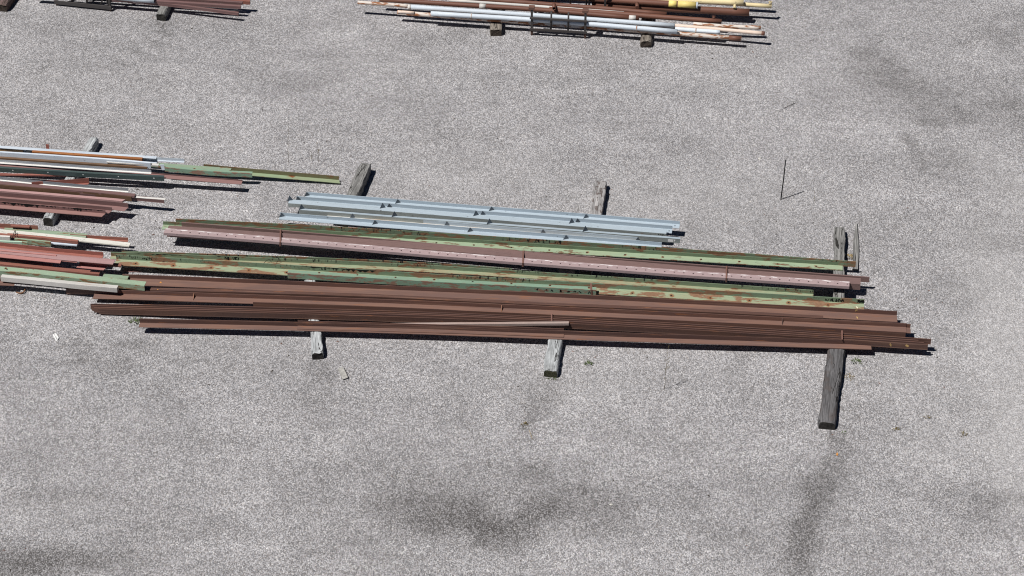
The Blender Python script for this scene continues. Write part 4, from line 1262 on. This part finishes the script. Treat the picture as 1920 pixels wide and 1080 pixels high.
for x, y, z, m, lb, hollow in ((1039, 16, .37, 'pipebrown', 'short hollow pipe end pointing to the front beside the dark rack', True),
                               (1195, 14, .36, 'pipebrown', 'short round bar end pointing to the front among the brown pipes', False)):
    a = at(x, y, z)
    bm = bmesh.new()
    seg = 18
    P0, P1 = Vector((0, 0, 0)), Vector((0, .16, .0))
    ro = tube(bm, [P0, P1], .036, seg, cap=not hollow)
    if hollow:
        ri = tube(bm, [P0, P1], .028, seg, cap=False)
        for k in range(seg):
            bm.faces.new((ro[0][k], ro[0][(k + 1) % seg], ri[0][(k + 1) % seg], ri[0][k]))
    bmesh.ops.recalc_face_normals(bm, faces=bm.faces[:])
    tag(mesh_obj('pipe_end', bm, M[m], loc=a), lb, 'pipe end')

# bars at the top left
GT = 'bars of the pile at the top left'
steel('square_tube', 'frontmost mauve tube at the top left, angled away from the others', 'tube', 'B', (.045, .055), [(240, 6), (320, 12.5), (447, 29)], (.16, .15), 'mauve', GT)
steel('square_tube', 'mauve tube with a shiny lower edge at the top left', 'tube', 'B', (.055, .055), [(200, 2), (320, 8.3), (451, 17)], .2, 'mauve', GT)
steel('sheet_profile', 'shiny galvanised strip beneath the mauve tube at the top left', 'sheet profile', 'B', (.03, .03), [(250, 5.5), (320, 9.0), (446, 17.8)], .18, 'galv', GT)
steel('square_tube', 'red brown tube second from the back at the top left', 'tube', 'B', (.06, .055), [(150, -10), (454.5, 9.8)], .22, 'mauve', GT)
steel('square_tube', 'rear brown tube reaching furthest right at the top left', 'tube', 'B', (.06, .07), [(150, -14), (468.5, 9)], .19, 'redbrown', GT)
pipe('steel_pipe', 'white pipe end beside the mauve tubes at the top left', 'pipe', [(60, -16), (180, -8), (290, 1.5)], .27, .05, PW, GT)
steel('flat_bar', 'dark bar along the back of the top left pile', 'flat bar', 'B', (.5, .12), [(-60, -22), (300, -3)], .16, 'darksteel', GT)


# ------------------------------------------------------------------ dark welded racks
def rack(label, left, right, h, rails, uprights, caps=True, feet=True, lean=0.0, braces=(), top=None):
    A = at(left[0], left[1])
    B = at(right[0], right[1])
    ex = (B - A)
    Ln = ex.length
    ex.normalize()
    ey = Vector((0, 0, 1)).cross(ex)
    root = bpy.data.objects.new('metal_rack', None)
    COL.objects.link(root)
    root.empty_display_size = .1
    root.matrix_world = Matrix(((ex.x, ey.x, 0, A.x), (ex.y, ey.y, 0, A.y), (0, 0, 1, 0), (0, 0, 0, 1)))
    tag(root, label, 'rack', 'dark metal racks among the pipes')

    def part(name, bm, m='darksteel'):
        o = mesh_obj(name, bm, M[m])
        o.parent = root
        return o
    for x in (0, Ln):
        bm = bmesh.new()
        box(bm, x - .02, x + .02, -.02, .02, .10, h)
        pst = part('post', bm)
        if feet:
            bm = bmesh.new()
            tube(bm, [Vector((x, 0, .002)), Vector((x, 0, .115))], .024, 10)
            f = part('foot', bm, 'rustcap')
        if caps:
            bm = bmesh.new()
            box(bm, x - .06, x + .05, -.03, .07, h - .002, h + .05)
            part('cap', bm, 'rustcap')
    for z, t in rails:
        bm = bmesh.new()
        box(bm, -.035, Ln + .035, -.045, -.021, z - t / 2, z + t / 2)
        box(bm, -.035, Ln + .035, -.021, .02, z - t / 2, z - t / 2 + .006)
        part('rail', bm)
    for f, z0, z1 in uprights:
        bm = bmesh.new()
        tube(bm, [Vector((f * Ln, -.012, z0)), Vector((f * Ln + .005, .0, z1))], .018, 8)
        part('upright', bm)
    for f0, z0, f1, z1 in braces:
        bm = bmesh.new()
        tube(bm, [Vector((f0 * Ln, -.01, z0)), Vector((f1 * Ln, 0, z1))], .014, 8)
        part('brace', bm)
    return root


rack('dark metal rack standing in front of the blue white pipes', (997, 65.5), (1097, 71.5), .56, ((.14, .042), (.385, .034)), ((.36, .13, .54), (.68, .13, .54)))
rack('dark metal rack rising behind the brown pipes, its uprights cut by the top edge', (1004, 27), (1134, 36), 1.0, ((.20, .05), (.8, .05)),
     ((.24, .2, .95), (.29, .2, .95), (.5, .2, .95), (.73, .2, .95), (.77, .2, .95)), caps=False)
rack('dark metal rack with a double bottom rail left of the mauve tubes', (107, 9), (207, 19.5), .9, ((.075, .075), (.5, .05)),
     ((.3, .09, .85), (.58, .09, .85)), caps=False, braces=((.82, .1, .97, .4), (.98, .1, .92, .4)))

# ------------------------------------------------------------------ small things on the yard
bm = bmesh.new()
a = at(1464, 374)
b = Vector((a.x + .03, a.y + .01, .80))
tube(bm, [Vector((0, 0, -.01)), (b - a) * .5 + Vector((.006, 0, 0)), b - a], .0105, 8)
tag(mesh_obj('steel_rod', bm, M['rod'], loc=a), 'thin black rod standing upright alone on the yard', 'rod')


def weed(label, px, py, h, mat, seed, side=6, lean=(.02, 0), r=.0035):
    rr = random.Random(seed)
    a = at(px, py)
    bm = bmesh.new()
    pts = []
    n = 9
    for i in range(n + 1):
        f = i / n
        pts.append(Vector((lean[0] * f * f * h + rr.uniform(-.006, .006), lean[1] * f * h + rr.uniform(-.006, .006), h * f - .004)))
    tube(bm, pts, [r * (1 - .6 * i / n) for i in range(n + 1)], 5)
    for k in range(side):
        i = rr.randint(2, n - 1)
        p = pts[i]
        d = Vector((rr.uniform(-1, 1), rr.uniform(-1, 1), rr.uniform(.3, 1))).normalized() * h * rr.uniform(.05, .12)
        tube(bm, [p, p + d * .6, p + d], [r * .6, r * .7, r * .3], 4)
    bmesh.ops.recalc_face_normals(bm, faces=bm.faces[:])
    tag(mesh_obj('dry_weed', bm, M[mat], loc=a), label, 'weed', 'dry weed stems on the yard')


weed('tall thin dry weed stalk in front of the middle of the brown bundle', 1246, 729, .86, 'stem', 1, 7, (.04, 0), .0045)
weed('dry weed stalk standing behind the drooping green angle', 541, 304, .75, 'stem', 2, 8, (.05, 0))
weed('dry weed stalk left of the split slanting sleeper', 598, 304, .42, 'stem', 3, 8, (-.03, 0))
weed('low dry weed stalk between the two weeds left of the split sleeper', 585, 302, .25, 'stem', 6, 8, (-.05, 0))
weed('thin curled weed stalk in front of the nested brown bundle ends', 538, 601, .38, 'stem', 4, 5, (-.06, -.03), .003)
weed('thin weed stalk in the gravel right of the cut black rod', 1527, 378, .22, 'stem', 5, 4, (-.05, 0))


def tuft(label, px, py, rad, count, mat, seed, h=.06):
    rr = random.Random(seed)
    a = at(px, py)
    bm = bmesh.new()
    for k in range(count):
        an = rr.uniform(0, 2 * math.pi)
        d0 = rad * .8 * rr.random() ** .9
        p = Vector((math.cos(an) * d0, math.sin(an) * d0, -.003))
        an2 = an + rr.uniform(-.8, .8)
        L = h * rr.uniform(.5, 1.2)
        w = rr.uniform(.003, .007)
        dirv = Vector((math.cos(an2) * .7, math.sin(an2) * .7, rr.uniform(.3, 1))).normalized()
        sd = Vector((-math.sin(an2), math.cos(an2), 0)) * w
        m = p + dirv * L * .55
        e = p + dirv * L + Vector((0, 0, -L * .25))
        v = [bm.verts.new(q) for q in (p - sd * .5, p + sd * .5, m + sd, e, m - sd)]
        bm.faces.new(v)
    tag(mesh_obj('weed_tuft', bm, M[mat], loc=a), label, 'weed', 'small weed tufts on the yard')


tuft('small olive weed tuft right of the mossy sleeper end', 1103, 682, .06, 34, 'leaf', 11)
tuft('green leafy tuft right of the long dark sleeper', 1606, 679, .075, 40, 'leaf', 12, .06)
tuft('green tuft at the left end of the frontmost brown angle', 254, 604, .10, 50, 'leaf', 13, .08)
tuft('pale green tuft in the shadow beside the sleeper under the green channel', 600, 532, .05, 22, 'leaf', 14, .06)
tuft('straw coloured grass litter along the right side of the long dark sleeper', 1590, 706, .12, 50, 'straw', 15, .05)
tuft('straw grass between the rotten sleeper and the thin plank', 1595, 482, .10, 90, 'straw', 16, .06)
tuft('mossy tuft along the end of the mossy sleeper', 1036, 708, .11, 40, 'leaf', 17, .03)
tuft('tiny weed below the end of the long dark sleeper', 1583, 811, .04, 14, 'leaf', 18, .04)
tuft('tiny weed in the gravel between the mossy sleeper and the bottom stain', 983, 796, .05, 18, 'stem', 19, .06)
tuft('tiny dark weed near the right edge below the dark sleeper', 1738, 783, .05, 16, 'stem', 20, .06)
tuft('tiny dark weed right of the end of the dark sleeper', 1679, 806, .05, 16, 'stem', 21, .06)
tuft('tiny dark weed furthest right below the brown bundle', 1807, 815, .04, 14, 'stem', 22, .06)
tuft('wisp of dry grass under the long bolt holed green angle', 300, 504, .08, 30, 'stem', 23, .08)

# loose grit: single chippings, rust flakes and litter, gathered along the stacks and bearers
rg = random.Random(99)
bm = bmesh.new()
hot = [(640, 640), (900, 650), (1200, 665), (1500, 670), (1640, 665), (600, 680), (1045, 715), (1560, 810), (1610, 700), (1600, 470), (700, 300), (1140, 360), (200, 300), (300, 420),
       (400, 480), (700, 465), (1000, 500), (150, 560), (60, 555), (330, 370), (950, 85), (1230, 100), (1000, 90), (1400, 95), (320, 50), (1700, 560), (1450, 400)]
for k in range(620):
    if rg.random() < .6:
        hx, hy = rg.choice(hot)
        px, py = hx + rg.gauss(0, 75), hy + rg.gauss(0, 16)
    else:
        px, py = rg.uniform(0, 1920), rg.uniform(0, 1080)
    c = at(px, py, .004)
    sz = rg.choice((.005, .007, .009, .012)) * rg.uniform(.8, 1.3)
    m = rg.choice((0, 0, 0, 1, 1, 2))
    el = rg.uniform(1, 3.2) if m else rg.uniform(1, 1.5)
    an = rg.uniform(0, 6.28)
    top = bm.verts.new(c + Vector((0, 0, sz * .8)))
    ring = []
    for q in range(6):
        a = 1.047 * q
        u, v = math.cos(a) * sz * el * rg.uniform(.7, 1.2), math.sin(a) * sz * rg.uniform(.7, 1.2)
        ring.append(bm.verts.new(c + Vector((u * math.cos(an) - v * math.sin(an), u * math.sin(an) + v * math.cos(an), -.008))))
    for q in range(6):
        bm.faces.new((top, ring[q], ring[(q + 1) % 6])).material_index = m
grit = mesh_obj('loose_grit', bm, [M['stone'], M['endgrain_brown'], M['rustcap']])
tag(grit, 'loose chippings and rust flakes strewn over the yard', 'grit', None, 'stuff')

bm = bmesh.new()
c0 = at(643, 714)
d1 = at(633.5, 693.5) - c0
wv = at(652.5, 711) - c0
pl = [Vector((0, 0, 0)), wv, wv + d1 * .98, d1]
hull_prism(bm, [q + Vector((0, 0, .02)) for q in pl], Vector((0, 0, .006)))
hull_prism(bm, [Vector((0, 0, .0)), d1, d1 + Vector((.006, 0, 0)), Vector((.006, 0, 0))], Vector((0, 0, .022)))
hull_prism(bm, [wv, wv + d1, wv + d1 - Vector((.006, 0, 0)), wv - Vector((.006, 0, 0))], Vector((0, 0, .045)))
tag(mesh_obj('cardboard_piece', bm, M['card'], loc=c0 + Vector((0, 0, .004))), 'folded grey cardboard piece lying open in front of the pale sleeper', 'cardboard')

bm = bmesh.new()
c0 = at(105, 634)
for q, h in ((((99, 628.5), (101, 627.5), (107.5, 639.5), (105.5, 640.5)), .012), (((102.5, 626.5), (106, 628), (110.5, 635), (109, 638), (103.5, 630.5)), .025)):
    hull_prism(bm, [at(x, y) - c0 for x, y in q], Vector((0, 0, h)))
tag(mesh_obj('paper_scrap', bm, M['paper'], loc=c0), 'crumpled white paper scrap on the open yard at the left', 'paper')

for i, (px, py, s, lb) in enumerate(((1063, 509.5, .12, 'pale flat stone behind the green angles beside the mottled sleeper'),
                                     (1745, 432, .025, 'single white pebble on the yard right of the thin plank'),
                                     (1424, 297, .024, 'single white pebble up and left of the black rod'),
                                     (1407, 378, .018, 'small white pebble down and left of the black rod'),
                                     (1146, 946, .022, 'small white pebble in the big bottom stain'))):
    bm = bmesh.new()
    bmesh.ops.create_icosphere(bm, subdivisions=2, radius=1)
    r2 = random.Random(60 + i)
    for v in bm.verts:
        v.co = Vector((v.co.x * s * 1.2, v.co.y * s, v.co.z * s * .5)) * r2.uniform(.85, 1.12)
    tag(mesh_obj('stone', bm, M['stone'], loc=at(px, py, s * .3)), lb, 'stone')
for i, (x0, y0, x1, y1, lb) in enumerate(((1644, 80.5, 1656, 76, 'short dark twig on the yard at the upper right'),
                                           (1516, 77, 1526, 75, 'tiny dark twig on the yard right of the pipe shadows'),
                                           (1470, 203, 1491, 193, 'thin curved twig on the yard above the black rod'),
                                           (992, 806, 998, 823, 'pale straw lying below the tiny weed in the gravel'))):
    pass
    wire('twig', lb, [(x0, y0, .012), ((x0 + x1) / 2, (y0 + y1) / 2 - .6, .02), (x1, y1, .012)], .0042, 'wire' if i < 3 else 'straw', 'twig')
bm = bmesh.new()
hull_prism(bm, [Vector((0, 0, 0)), Vector((.02, .01, 0)), Vector((.025, .06, 0)), Vector((.01, .075, 0)), Vector((-.005, .04, 0))], Vector((0, 0, .008)))
tag(mesh_obj('dry_leaf', bm, M['chalk_orange'], loc=at(1569, 855)), 'small orange leaf on the dark stain below the long dark sleeper', 'leaf')

for o in bpy.data.objects:                     # parts ride on their thing without moving
    if o.parent is not None and o.type == 'MESH':
        o['kind'] = 'thing'
